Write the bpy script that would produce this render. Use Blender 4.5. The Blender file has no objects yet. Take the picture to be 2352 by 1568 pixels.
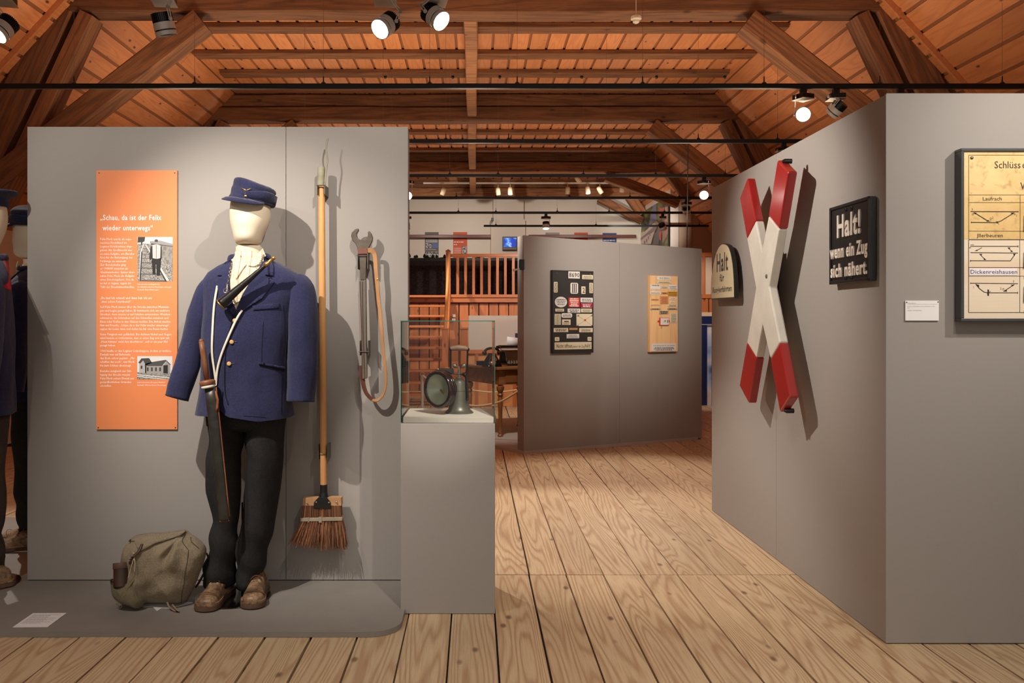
import bpy, math, random
from math import sin, cos, pi, radians, sqrt, atan2
from mathutils import Vector, Matrix, noise, geometry
from mathutils.bvhtree import BVHTree

sc = bpy.context.scene
C = sc.collection
random.seed(7)
EXPOSURE = 0.0; WORLD = 0.55; LAMPK = 2.8; LENS_E = 25
FILL_UPLIGHTS = [((x_, y_, 2.35), 78 if y_ < 12 else 50) for y_ in (6.6, 9.2, 12.6, 16.0) for x_ in (-2.2, 0.0, 2.2)]

# ------------------------------------------------------------------ camera
H = 1.28                       # eye height
cam = bpy.data.cameras.new('camera')
cam.lens = 2000 / 2352 * 36.0
cam.sensor_width = 36.0
cam.shift_x = (1176 - 1090) / 2352
cam.shift_y = -(784 - 738) / 2352
cam.clip_start = 0.05
camo = bpy.data.objects.new('camera', cam)
camo.location = (0, 0, H)
camo.rotation_euler = (pi / 2, 0, 0)
C.objects.link(camo)
sc.camera = camo
sc.view_settings.view_transform = 'Standard'
sc.view_settings.look = 'None'
sc.view_settings.gamma = 1.0
sc.view_settings.use_curve_mapping = False
sc.view_settings.exposure = EXPOSURE
sc.cycles.max_bounces = 6
sc.cycles.transparent_max_bounces = 12
sc.cycles.sample_clamp_indirect = 4.0

w = bpy.data.worlds.new('world'); sc.world = w
w.use_nodes = True
w.node_tree.nodes['Background'].inputs[0].default_value = (1.0, 0.93, 0.85, 1)
w.node_tree.nodes['Background'].inputs[1].default_value = WORLD

def spot(name, loc, target, power, angle=50, blend=0.5, size=0.014, col=(1.0, 0.93, 0.84)):
    l = bpy.data.lights.new(name, 'SPOT')
    l.energy = power; l.spot_size = radians(angle); l.spot_blend = blend
    l.shadow_soft_size = size; l.color = col
    o = bpy.data.objects.new(name, l)
    o.location = loc
    d = Vector(target) - Vector(loc)
    o.rotation_euler = d.to_track_quat('-Z', 'Y').to_euler()
    C.objects.link(o)
    return o

# spots of the ceiling tracks (some housings further down), plus added fill spots
SPOTS = [
    # lamp position, target, power, cone, blend
    ((-1.62, 2.42, 2.74), (-1.05, 4.0, 1.35), 88, 54, .8),
    ((-2.45, 2.42, 2.74), (-1.75, 4.2, 1.85), 34, 46, .9),
    ((-0.15, 2.42, 2.74), (-0.75, 4.2, 1.95), 42, 50, .9),
    ((0.45, 2.42, 2.74), (-0.11, 4.0, 1.0), 60, 20, .6),
    ((-2.35, 2.42, 2.74), (-2.75, 4.3, 1.2), 40, 34, .7),  # added fill for the two figures at the left edge
    ((-2.0, 2.30, 2.74), (-1.5, 3.5, 0.0), 30, 62, 1.0),  # added fill for the backpack and platform
    ((0.3, 2.30, 2.74), (0.6, 3.4, 0.0), 42, 80, 1.0),  # added fill for the foreground floor
    ((2.0, 2.0, 2.74), (1.9, 3.1, 0.0), 26, 70, 1.0),  # added fill for the foreground floor, right part
    ((1.4, 8.09, 2.74), (1.3, 6.9, 0.0), 60, 70, .8),  # added fill for the floor before the middle wall
    ((-0.18, 4.32, 2.74), (1.60, 4.55, 1.60), 85, 62, .8),
    ((-0.44, 4.32, 2.74), (-1.3, 3.1, 0.0), 38, 55, .6),
    ((-2.33, 4.32, 2.72), (-1.6, 3.0, 0.0), 30, 45, .6),
    ((2.75, 2.30, 2.74), (2.35, 3.45, 1.85), 42, 62, 1.0),
    ((1.7, 2.2, 2.74), (1.75, 3.45, 2.0), 16, 60, 1.0),
    ((2.34, 6.1, 2.70), (1.2, 3.4, 0.0), 190, 50, .5),
    ((2.59, 6.1, 2.66), (1.5, 8.8, 1.75), 82, 50, 1.0),
    ((1.2, 7.0, 2.74), (1.35, 8.9, 2.0), 30, 55, 1.0),
    ((-1.0, 6.1, 2.74), (0.6, 5.4, 0.0), 90, 55, .6),
    ((-3.4, 6.1, 2.74), (-2.7, 4.6, 0.3), 60, 70, .8),
    ((2.63, 10.0, 2.70), (1.7, 6.6, 0.0), 200, 46, .6),
    ((0.2, 10.0, 2.70), (0.4, 12.5, 0.9), 70, 60, .7),
    ((0.15, 8.2, 2.74), (0.45, 10.0, 0.5), 50, 56, .8),  # added fill for the desk area
    ((0.9, 4.32, 2.74), (1.4, 8.9, 0.9), 36, 34, 1.0),  # weak fill added for the lower middle wall
    ((-0.76, 10.0, 2.70), (0.5, 7.4, 0.0), 130, 50, .6),
    ((1.107, 13.4, 2.60), (0.3, 15, 1.6), 42, 80, .8),
    ((-1.03, 13.4, 2.60), (-0.7, 15.2, 1.0), 42, 80, .8),
    ((2.9, 11.8, 2.70), (3.3, 13.3, 1.2), 40, 70, .7),
    ((2.2, 13.6, 2.70), (3.6, 17.4, 3.1), 120, 34, .7),
    ((0.55, 16.3, 3.70), (0.8, 18.8, 2.8), 28, 90, 1.0),
    ((2.3, 16.3, 3.70), (2.6, 18.8, 2.8), 30, 90, 1.0),
    ((-0.9, 16.3, 3.70), (-1.0, 18.8, 2.8), 34, 90, 1.0),
]
for (a_, b_, p_, g_, bl_) in SPOTS:
    spot('track_and_fill_spot', a_, b_, p_ * LAMPK, g_, bl_)
for (a_, p_) in FILL_UPLIGHTS:  # added ceiling fill without fixtures, stands in for the hall's ambient light
    l_ = bpy.data.lights.new('fill_uplight', 'SPOT'); l_.energy = p_; l_.color = (1.0, .80, .60)
    l_.spot_size = radians(165); l_.spot_blend = 1.0; l_.shadow_soft_size = .25
    o_ = bpy.data.objects.new('fill_uplight', l_); o_.location = a_; o_.rotation_euler = (pi, 0, 0)
    C.objects.link(o_)

# ------------------------------------------------------------------ materials
MATS = {}
def lin(c):
    return tuple((x / 255 / 12.92 if x / 255 <= .04045 else ((x / 255 + .055) / 1.055) ** 2.4) for x in c)
class NT:
    def __init__(s, name):
        s.m = bpy.data.materials.new(name); s.m.use_nodes = True
        s.t = s.m.node_tree; s.b = s.t.nodes['Principled BSDF']
    def n(s, typ, **kw):
        x = s.t.nodes.new(typ)
        for k, v in kw.items():
            if k in x.inputs.keys() if isinstance(k, str) else False: x.inputs[k].default_value = v
            else: setattr(x, k, v)
        return x
    def l(s, a, b): s.t.links.new(a, b)
    def math(s, op, a, b=None, clamp=False):
        x = s.t.nodes.new('ShaderNodeMath'); x.operation = op; x.use_clamp = clamp
        for i, v in enumerate((a, b)):
            if v is None: continue
            if isinstance(v, (int, float)): x.inputs[i].default_value = v
            else: s.l(v, x.inputs[i])
        return x.outputs[0]
    def ramp(s, fac, stops):
        x = s.t.nodes.new('ShaderNodeValToRGB'); e = x.color_ramp.elements
        while len(e) > len(stops): e.remove(e[-1])
        while len(e) < len(stops): e.new(.5)
        for i, (p, c) in enumerate(stops):
            e[i].position = p; e[i].color = (c[0], c[1], c[2], 1) if not isinstance(c, (int, float)) else (c, c, c, 1)
        s.l(fac, x.inputs[0]); return x.outputs[0]
    def mix(s, fac, a, b, mode='MIX'):
        x = s.t.nodes.new('ShaderNodeMix'); x.data_type = 'RGBA'; x.blend_type = mode
        for sock, v in ((x.inputs[0], fac), (x.inputs[6], a), (x.inputs[7], b)):
            if isinstance(v, (int, float)): sock.default_value = v
            elif isinstance(v, tuple): sock.default_value = (v[0], v[1], v[2], 1)
            else: s.l(v, sock)
        return x.outputs[2]
    def coord(s, scale=(1, 1, 1), rand=True, space='Object'):
        tc = s.t.nodes.new('ShaderNodeTexCoord'); mp = s.t.nodes.new('ShaderNodeMapping')
        mp.inputs['Scale'].default_value = scale
        s.l(tc.outputs[space], mp.inputs[0])
        s.rnd = None
        if rand:
            oi = s.t.nodes.new('ShaderNodeObjectInfo'); s.rnd = oi.outputs['Random']
            va = s.t.nodes.new('ShaderNodeVectorMath'); va.operation = 'SCALE'; va.inputs[0].default_value = (37, 17, 29)
            s.l(s.rnd, va.inputs['Scale'])
            ad = s.t.nodes.new('ShaderNodeVectorMath'); ad.operation = 'ADD'
            s.l(mp.outputs[0], ad.inputs[0]); s.l(va.outputs[0], ad.inputs[1])
            return ad.outputs[0]
        return mp.outputs[0]
    def noise(s, vec, scale=5, detail=3, rough=.5, dist=0):
        x = s.t.nodes.new('ShaderNodeTexNoise')
        x.inputs['Scale'].default_value = scale; x.inputs['Detail'].default_value = detail
        x.inputs['Roughness'].default_value = rough; x.inputs['Distortion'].default_value = dist
        s.l(vec, x.inputs['Vector']); return x.outputs[0]
    def bump(s, h, strength=.3, dist=.01):
        x = s.t.nodes.new('ShaderNodeBump'); x.inputs['Strength'].default_value = strength
        x.inputs['Distance'].default_value = dist
        s.l(h, x.inputs['Height']); s.l(x.outputs[0], s.b.inputs['Normal'])

def plain(name, rgb, rough=.6, metal=0.0, bump=0, bscale=200, var=0, coat=0, spec=.5):
    if name in MATS: return MATS[name]
    t = NT(name); c = lin(rgb)
    t.b.inputs['Roughness'].default_value = rough; t.b.inputs['Metallic'].default_value = metal
    t.b.inputs['Specular IOR Level'].default_value = spec
    if coat: t.b.inputs['Coat Weight'].default_value = coat; t.b.inputs['Coat Roughness'].default_value = .12
    v = t.coord()
    if var:
        n = t.noise(v, 9, 4)
        col = t.mix(t.ramp(n, [(.35, 0.0), (.7, 1.0)]), tuple(x * (1 - var) for x in c), tuple(min(1, x * (1 + var)) for x in c))
        t.l(col, t.b.inputs['Base Color'])
    else:
        t.b.inputs['Base Color'].default_value = (*c, 1)
    if bump: t.bump(t.noise(v, bscale, 2), bump, .002)
    MATS[name] = t.m; return t.m

def emis(name, rgb, strength):
    t = NT(name); c = lin(rgb)
    t.b.inputs['Base Color'].default_value = (*c, 1)
    t.b.inputs['Emission Color'].default_value = (*c, 1); t.b.inputs['Emission Strength'].default_value = strength
    MATS[name] = t.m; return t.m

def wood(name, light, dark, knot, along=1, rings=9, stretch=10, rough=.5, grain=.5, knots=1.0, var=.25, bump=.15, sc_=6.0, fine=.25, kd=1.0):
    """flamed grain: contour lines of a noise field stretched along the board"""
    if name in MATS: return MATS[name]
    t = NT(name)
    s3 = [1, 1, 1]; s3[along] = 1 / stretch
    v = t.coord(tuple(s3))
    f = t.noise(v, sc_, 1.5, .45)
    r = t.math('SINE', t.math('MULTIPLY', f, rings * 6.283 * 2))
    r = t.math('MULTIPLY_ADD', r, .5); r.node.inputs[2].default_value = .5
    r = t.math('POWER', r, 2.2)
    s4 = [160, 160, 160]; s4[along] = 6
    v2 = t.coord(tuple(s4))
    fn = t.noise(v2, 1, 2)
    v3 = t.coord((1, 1, 1)); big = t.noise(v3, 1.6, 2)
    base = t.mix(t.ramp(t.math('ADD', t.math('MULTIPLY', t.rnd, .6), t.math('MULTIPLY', big, .5)), [(.2, 0.0), (.9, 1.0)]),
                 tuple(x * (1 - var) for x in lin(light)), tuple(min(1, x * (1 + var * .5)) for x in lin(light)))
    c = t.mix(t.math('MULTIPLY', r, grain), base, lin(dark))
    c = t.mix(t.math('MULTIPLY', t.ramp(fn, [(.45, 0.0), (.75, 1.0)]), fine), c, lin(dark))
    s5 = [5.5 * kd, 5.5 * kd, 5.5 * kd]; s5[along] = 2.6 * kd
    vo = t.t.nodes.new('ShaderNodeTexVoronoi'); vo.inputs['Scale'].default_value = 1.0
    t.l(t.coord(tuple(s5)), vo.inputs['Vector'])
    kn = t.ramp(vo.outputs['Distance'], [(0.05, 1.0), (.125, 0.0)])
    c = t.mix(t.math('MULTIPLY', kn, knots), c, lin(knot))
    t.l(c, t.b.inputs['Base Color'])
    t.b.inputs['Roughness'].default_value = rough
    t.bump(t.math('ADD', t.math('MULTIPLY', r, -.5), fn), bump, .002)
    MATS[name] = t.m; return t.m

def cloth(name, rgb, dark=.75, wscale=500, rough=.95, folds=.5, sheen=.3, speck=.45):
    t = NT(name); c = lin(rgb)
    v = t.coord()
    n = t.noise(v, 7, 4, .6)
    w1 = t.noise(v, wscale * .55, 2, .7)
    m2 = t.noise(v, 55, 3, .7)
    col = t.mix(t.ramp(n, [(.3, 0.0), (.7, 1.0)]), tuple(x * dark for x in c), c)
    col = t.mix(t.ramp(m2, [(.4, 0.0), (.75, speck * .8)]), col, tuple(x * .55 for x in c))
    col = t.mix(t.ramp(w1, [(.45, 0.0), (.62, speck)]), col, tuple(min(1, x * 1.9 + .01) for x in c))
    t.l(col, t.b.inputs['Base Color'])
    t.b.inputs['Roughness'].default_value = rough
    t.b.inputs['Specular IOR Level'].default_value = .2
    t.b.inputs['Sheen Weight'].default_value = sheen * .6
    h = t.math('ADD', t.math('MULTIPLY', t.noise(v, 5, 3), folds * 6), t.math('MULTIPLY', w1, .35))
    h = t.math('ADD', h, t.math('MULTIPLY', t.noise(t.coord((16, 16, 6)), 1.0, 3, .6), folds * 2.4))
    t.bump(h, .8, .007)
    MATS[name] = t.m; return t.m

def glass(name, tint=(.93, .97, .95), alpha_edge=False):
    t = NT(name)
    t.t.nodes.remove(t.b)
    out = t.t.nodes['Material Output']
    tr = t.t.nodes.new('ShaderNodeBsdfTransparent'); tr.inputs[0].default_value = (*tint, 1)
    gl = t.t.nodes.new('ShaderNodeBsdfGlossy'); gl.inputs['Roughness'].default_value = .02
    lw = t.t.nodes.new('ShaderNodeFresnel'); lw.inputs[0].default_value = 1.22
    mx = t.t.nodes.new('ShaderNodeMixShader')
    t.l(lw.outputs[0], mx.inputs[0]); t.l(tr.outputs[0], mx.inputs[1]); t.l(gl.outputs[0], mx.inputs[2])
    t.l(mx.outputs[0], out.inputs[0])
    MATS[name] = t.m; return t.m

# ------------------------------------------------------------------ mesh helpers
class MB:
    def __init__(s): s.v = []; s.f = []; s.mi = []; s.cur = 0
    def add(s, vs, fs):
        o = len(s.v); s.v += [tuple(x) for x in vs]
        for f in fs: s.f.append(tuple(i + o for i in f)); s.mi.append(s.cur)
        return s
    def box(s, c, d, rot=None):
        x, y, z = (k / 2 for k in d)
        vs = [Vector(p) for p in ((-x, -y, -z), (x, -y, -z), (x, y, -z), (-x, y, -z), (-x, -y, z), (x, -y, z), (x, y, z), (-x, y, z))]
        if rot is not None: vs = [rot @ p for p in vs]
        c = Vector(c)
        return s.add([p + c for p in vs], [(3, 2, 1, 0), (4, 5, 6, 7), (0, 1, 5, 4), (1, 2, 6, 5), (2, 3, 7, 6), (3, 0, 4, 7)])
    def bb(s, x0, x1, y0, y1, z0, z1):
        return s.box(((x0 + x1) / 2, (y0 + y1) / 2, (z0 + z1) / 2), (abs(x1 - x0), abs(y1 - y0), abs(z1 - z0)))
    def rings(s, rs, cap=True, closed=True):
        n = len(rs[0]); vs = [p for r in rs for p in r]; fs = []
        for i in range(len(rs) - 1):
            for j in range(n if closed else n - 1):
                k = (j + 1) % n
                fs.append((i * n + j, i * n + k, (i + 1) * n + k, (i + 1) * n + j))
        if cap:
            fs.append(tuple(range(n - 1, -1, -1))); fs.append(tuple(range((len(rs) - 1) * n, len(rs) * n)))
        return s.add(vs, fs)
    def tube(s, pts, r, n=10, cap=True, flat=1.0, up=None, closed=False):
        """sweep an ellipse (r, r*flat) along pts; r number or list"""
        pts = [Vector(p) for p in pts]; m = len(pts)
        rs = []; prev = None
        for i, p in enumerate(pts):
            if closed: d = pts[(i + 1) % m] - pts[i - 1]
            else: d = pts[min(i + 1, m - 1)] - pts[max(i - 1, 0)]
            if d.length < 1e-9: d = Vector((0, 0, 1))
            d.normalize()
            u = Vector(up) if up else (Vector((0, 0, 1)) if abs(d.z) < .95 else Vector((0, 1, 0)))
            if prev is not None and not up: u = prev
            u = u - d * u.dot(d)
            if u.length < 1e-6: u = d.orthogonal()
            u.normalize(); prev = u
            b = d.cross(u)
            rr = r[i] if isinstance(r, (list, tuple)) else r
            fl = flat[i] if isinstance(flat, (list, tuple)) else flat
            rs.append([p + b * (cos(2 * pi * k / n) * rr) + u * (sin(2 * pi * k / n) * rr * fl) for k in range(n)])
        if closed: rs.append(rs[0]); cap = False
        return s.rings(rs, cap)
    def cyl(s, p0, p1, r0, r1=None, n=16): return s.tube([p0, p1], [r0, r0 if r1 is None else r1], n)
    def lathe(s, prof, n=24, o=(0, 0, 0), M=None, cap=True):
        rs = []
        for (r, z) in prof:
            ring = [Vector((cos(2 * pi * k / n) * r, sin(2 * pi * k / n) * r, z)) for k in range(n)]
            if M is not None: ring = [M @ p for p in ring]
            rs.append([p + Vector(o) for p in ring])
        return s.rings(rs, cap)
    def ball(s, c, r, n=12, sc3=(1, 1, 1)):
        m = n // 2; rs = []
        for i in range(1, m):
            a = pi * i / m
            rs.append([(c[0] + r * sc3[0] * sin(a) * cos(2 * pi * k / n), c[1] + r * sc3[1] * sin(a) * sin(2 * pi * k / n), c[2] - r * sc3[2] * cos(a)) for k in range(n)])
        return s.rings(rs)
    def prism(s, poly, y0, y1):
        """polygon in XZ extruded in Y (concave safe)"""
        n = len(poly)
        vs = [(p[0], y0, p[1]) for p in poly] + [(p[0], y1, p[1]) for p in poly]
        tris = geometry.tessellate_polygon([[Vector((p[0], p[1], 0)) for p in poly]])
        fs = [tuple(t) for t in tris] + [tuple(i + n for i in reversed(t)) for t in tris]
        fs += [(i, (i + 1) % n, (i + 1) % n + n, i + n) for i in range(n)]
        return s.add(vs, fs)
    def slab(s, poly, z0, z1):
        n = len(poly)
        vs = [(p[0], p[1], z0) for p in poly] + [(p[0], p[1], z1) for p in poly]
        tris = geometry.tessellate_polygon([[Vector((p[0], p[1], 0)) for p in poly]])
        fs = [tuple(t) for t in tris] + [tuple(i + n for i in reversed(t)) for t in tris]
        fs += [(i, (i + 1) % n, (i + 1) % n + n, i + n) for i in range(n)]
        return s.add(vs, fs)
    def beam(s, p0, p1, wy, wt):
        """square timber from p0 to p1: wy = size along Y, wt = the other"""
        p0 = Vector(p0); p1 = Vector(p1); d = (p1 - p0).normalized()
        y = Vector((0, 1, 0)); y = (y - d * y.dot(d)).normalized(); t = d.cross(y)
        a = y * wy / 2; b = t * wt / 2
        vs = [p + q for p in (p0, p1) for q in (-a - b, a - b, a + b, -a + b)]
        return s.add(vs, [(3, 2, 1, 0), (4, 5, 6, 7), (0, 1, 5, 4), (1, 2, 6, 5), (2, 3, 7, 6), (3, 0, 4, 7)])

def fixn(me):
    import bmesh
    b = bmesh.new(); b.from_mesh(me); bmesh.ops.recalc_face_normals(b, faces=b.faces); b.to_mesh(me); b.free()

def obj(name, mb, mat, parent=None, smooth=False, bevel=0, sub=0, loc=None, rot=None, label=None, solid=0, norm=True):
    me = mb if isinstance(mb, bpy.types.Mesh) else bpy.data.meshes.new(name)
    if me is not mb:
        me.from_pydata(mb.v, [], mb.f); me.update()
        if len(mb.f) < 60000 and norm: fixn(me)
        if any(mb.mi): me.polygons.foreach_set('material_index', mb.mi)
        for m in (mat if isinstance(mat, (list, tuple)) else [mat]): me.materials.append(m)
        if smooth:
            me.polygons.foreach_set('use_smooth', [True] * len(me.polygons))
            if smooth != 2:
                me.set_sharp_from_angle(angle=radians(40))
    o = bpy.data.objects.new(name, me); C.objects.link(o)
    if loc is not None: o.location = loc
    if rot is not None: o.rotation_euler = rot
    if parent is not None: o.parent = parent
    if bevel:
        m = o.modifiers.new('bevel', 'BEVEL'); m.width = bevel; m.segments = 2; m.limit_method = 'ANGLE'
    if sub:
        m = o.modifiers.new('sub', 'SUBSURF'); m.levels = sub; m.render_levels = sub
    if solid:
        m = o.modifiers.new('solid', 'SOLIDIFY'); m.thickness = solid; m.offset = 0
    if label: o['label'] = label
    return o

def thing(name, label, cat, loc=(0, 0, 0), rz=0, group=None):
    o = bpy.data.objects.new(name, None); C.objects.link(o)
    o.location = loc; o.rotation_euler = (0, 0, rz); o.empty_display_size = .1
    o['label'] = label; o['category'] = cat
    if group: o['group'] = group
    return o
def tag(o, label, cat, group=None):
    o['label'] = label; o['category'] = cat
    if group: o['group'] = group
    return o
def struct(o, label=None):
    o['kind'] = 'structure'
    if label: o['label'] = label
    return o
def kids(o): return [c for c in bpy.data.objects if c.parent == o]
def dup(root, loc=None, rz=None, label=None, group=None, name=None):
    r = root.copy(); C.objects.link(r)
    if name: r.name = name
    if loc is not None: r.location = loc
    if rz is not None: r.rotation_euler = (0, 0, rz)
    if label: r['label'] = label
    if group: r['group'] = group
    for ch in kids(root):
        c = ch.copy(); C.objects.link(c); c.parent = r
        for g in kids(ch):
            d = g.copy(); C.objects.link(d); d.parent = c
    return r

def P(px, py, Y):
    """world point at depth Y seen at photo pixel (px, py)"""
    return Vector(((px - 1090) * Y / 2000, Y, H + (738 - py) * Y / 2000))
class Frame:
    """vertical plane: local x along ex, viewer side at local -y"""
    def __init__(s, p0, p1, z=0):
        s.o = Vector((p0[0], p0[1], z)); e = Vector((p1[0] - p0[0], p1[1] - p0[1], 0)); s.L = e.length
        s.e = e.normalized(); s.n = s.e.cross(Vector((0, 0, 1))); s.rz = atan2(s.e.y, s.e.x)
    def loc(s, px, py, off=0):
        d = Vector(((px - 1090) / 2000, 1, (738 - py) / 2000)); c = Vector((0, 0, H))
        t = ((s.o + s.n * off) - c).dot(s.n) / d.dot(s.n)
        q = c + d * t
        return ((q - s.o).dot(s.e), q.z)
    def world(s, x, off, z): p = s.o + s.e * x + s.n * off; return Vector((p.x, p.y, z))

# ------------------------------------------------------------------ text
def text_mb(lines, y, depth=.0004, res=2):
    """lines: (string, x, z, size, xscale, bold, align[, slant]); flat raised lettering facing -Y at local y"""
    mb = MB()
    for ln in lines:
        st, x, z, size, xs, bold, al = ln[:7]
        if not st.strip(): continue
        c = bpy.data.curves.new('t', 'FONT'); c.body = st; c.size = size; c.resolution_u = res
        c.offset = bold * size * .7; c.space_character = 1.0 + min(.10, bold * 8); c.align_x = al
        o = bpy.data.objects.new('t', c)
        me = bpy.data.meshes.new_from_object(o)
        vs = [(x + v.co.x * xs, y, z + v.co.y) for v in me.vertices]
        mb.add(vs, [tuple(p.vertices) for p in me.polygons])
        bpy.data.meshes.remove(me); bpy.data.objects.remove(o); bpy.data.curves.remove(c)
    return mb
def text_w(st, size, bold=0):
    c = bpy.data.curves.new('t', 'FONT'); c.body = st; c.size = size; c.space_character = 1.0 + min(.10, bold * 8)
    o = bpy.data.objects.new('t', c); me = bpy.data.meshes.new_from_object(o)
    xs = [v.co.x for v in me.vertices]; w_ = max(xs) - min(xs) if xs else 0
    bpy.data.meshes.remove(me); bpy.data.objects.remove(o); bpy.data.curves.remove(c)
    return w_
def fit(st, x0, x1, z, size, bold=0, al='LEFT'):
    """line of text squeezed to span x0..x1"""
    return (st, x0, z, size, (x1 - x0) / max(text_w(st, size, bold), 1e-6), bold, 'LEFT')
def lettering(lines, y, mat, parent, name='lettering', label=None, res=2):
    mb = text_mb(lines, y, res=res)
    if not mb.v: return None
    return obj(name, mb, mat, parent, norm=False, label=label)

def project(poly, bvh, off, step=.012, fallback=None):
    """cloth patch: polygon in XZ laid on a surface seen from -Y; returns MB"""
    xs = [p[0] for p in poly]; zs = [p[1] for p in poly]
    pts = []; edges = []
    n = len(poly); dense = []
    for i in range(n):
        a = Vector(poly[i]); b = Vector(poly[(i + 1) % n]); m = max(1, int((b - a).length / step))
        for k in range(m): dense.append(a.lerp(b, k / m))
    nd = len(dense); pts = list(dense); edges = [(i, (i + 1) % nd) for i in range(nd)]
    z = min(zs) + step / 2
    while z < max(zs):
        x = min(xs) + step / 2
        while x < max(xs): pts.append(Vector((x, z))); x += step
        z += step
    r = geometry.delaunay_2d_cdt([Vector(p) for p in pts], edges, [list(range(nd))], 1, 1e-6)
    vs = []
    for p in r[0]:
        h = bvh.ray_cast(Vector((p.x, -9, p.y)), Vector((0, 1, 0)))
        if h[0] is None:
            h = bvh.find_nearest(Vector((p.x, fallback or 0, p.y)))
            vs.append((p.x, h[0].y - off, p.y))
        else: vs.append((p.x, h[0].y - off, p.y))
    mb = MB(); mb.add(vs, [tuple(f) for f in r[2]]); return mb
def bvh_of(mb): return BVHTree.FromPolygons([Vector(v) for v in mb.v], mb.f)
def ring(cx, cy, rx, ry, z, n=32, e=2.3, eb=None):
    out = []
    for k in range(n):
        t = 2 * pi * k / n; c, s_ = cos(t), sin(t)
        q = e if s_ < 0 or eb is None else eb
        out.append(Vector((cx + rx * math.copysign(abs(c) ** (2 / q), c), cy + ry * math.copysign(abs(s_) ** (2 / q), s_), z)))
    return out
def puff(outline, df, db, o, nr=9, exp=.5, y0=0, bumpf=None):
    """closed cushion from an XZ outline"""
    n = len(outline); mb = MB(); rs = []
    for sgn, D in ((-1, df), (1, db)):
        for i in range(nr) if sgn < 0 else range(nr - 1, 0, -1):
            pass
    seq = []
    for i in range(nr): seq.append(((i + .3) / nr, -1))
    seq.append((1.0, 0))
    for i in range(nr - 1, -1, -1): seq.append(((i + .3) / nr, 1))
    for (k, sg) in seq:
        D = df if sg < 0 else db
        hgt = (max(0, 1 - k ** 2.6)) ** exp * D * sg
        r_ = []
        for p in outline:
            x = o[0] + (p[0] - o[0]) * k; z = o[1] + (p[1] - o[1]) * k
            y = y0 + hgt
            if bumpf: y += bumpf(x, z) * (1 if sg < 0 else .3) * (1 - k ** 6)
            r_.append((x, y, z))
        rs.append(r_)
    mb.rings(rs); return mb
def smooth_poly(pts, m=4):
    """Catmull-Rom closed outline"""
    out = []; n = len(pts)
    for i in range(n):
        p0, p1, p2, p3 = (Vector(pts[(i + k - 1) % n]) for k in range(4))
        for j in range(m):
            t = j / m
            out.append(.5 * ((2 * p1) + (p2 - p0) * t + (2 * p0 - 5 * p1 + 4 * p2 - p3) * t * t + (-p0 + 3 * p1 - 3 * p2 + p3) * t ** 3))
    return out
def smooth_path(pts, m=6):
    out = []; n = len(pts)
    for i in range(n - 1):
        p0 = Vector(pts[max(i - 1, 0)]); p1 = Vector(pts[i]); p2 = Vector(pts[i + 1]); p3 = Vector(pts[min(i + 2, n - 1)])
        for j in range(m):
            t = j / m
            out.append(.5 * ((2 * p1) + (p2 - p0) * t + (2 * p0 - 5 * p1 + 4 * p2 - p3) * t * t + (-p0 + 3 * p1 - 3 * p2 + p3) * t ** 3))
    out.append(Vector(pts[-1])); return out
# ------------------------------------------------------------------ common materials
GREY = plain('grey_wall_paint', (157, 150, 144), .75, bump=.10, bscale=260, spec=.3)
GREYF = plain('grey_platform_paint', (138, 131, 124), .62, bump=.06, bscale=90, var=.04, spec=.35)
DARKJ = plain('dark_joint', (28, 22, 18), .9)
WHITEW = plain('white_plaster', (226, 214, 198), .9, bump=.05, bscale=60)
BEIGEW = plain('beige_wall_board', (196, 170, 146), .85)
BLACK = plain('black_metal', (14, 14, 15), .45)
ALU = plain('grey_aluminium', (182, 176, 168), .4, metal=.3)
WHITE = plain('white_enamel', (232, 228, 220), .35)
FLOORW = wood('floor_plank_wood', (214, 188, 150), (160, 116, 80), (98, 74, 54), along=1, rings=12, stretch=15, rough=.5, grain=.55, knots=.8, var=.14, bump=.14, sc_=6.0, fine=.35, kd=1.35)
CEILW = wood('ceiling_board_wood', (222, 144, 88), (182, 106, 58), (78, 40, 20), along=1, rings=4, stretch=10, rough=.55, grain=.35, knots=.95, var=.22, bump=.08, sc_=8, fine=.25, kd=1.35)
CEILG = plain('ceiling_joint_strip', (150, 96, 58), .8)
BEAMW = wood('old_timber', (150, 98, 60), (74, 44, 26), (40, 24, 14), along=0, rings=3, stretch=12, rough=.8, grain=.5, knots=.7, var=.35, bump=.5, sc_=8, fine=.6)
BEAMZ = wood('old_timber_upright', (150, 98, 60), (74, 44, 26), (40, 24, 14), along=2, rings=3, stretch=12, rough=.8, grain=.5, knots=.7, var=.3, bump=.5, sc_=8, fine=.6)
BEAMY = wood('old_timber_lengthwise', (172, 116, 74), (92, 58, 34), (40, 24, 14), along=1, rings=3, stretch=12, rough=.8, grain=.5, knots=.7, var=.3, bump=.5, sc_=8, fine=.6)
GALW = wood('gallery_wood', (190, 108, 56), (150, 78, 36), (70, 34, 16), along=2, rings=3, stretch=8, rough=.45, grain=.45, knots=.9, var=.2, bump=.05, fine=.2)
GALX = wood('gallery_rail_wood', (196, 112, 58), (160, 88, 42), (80, 40, 20), along=0, rings=2, stretch=10, rough=.4, grain=.35, knots=.2, var=.15, bump=.05, fine=.2)

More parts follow.
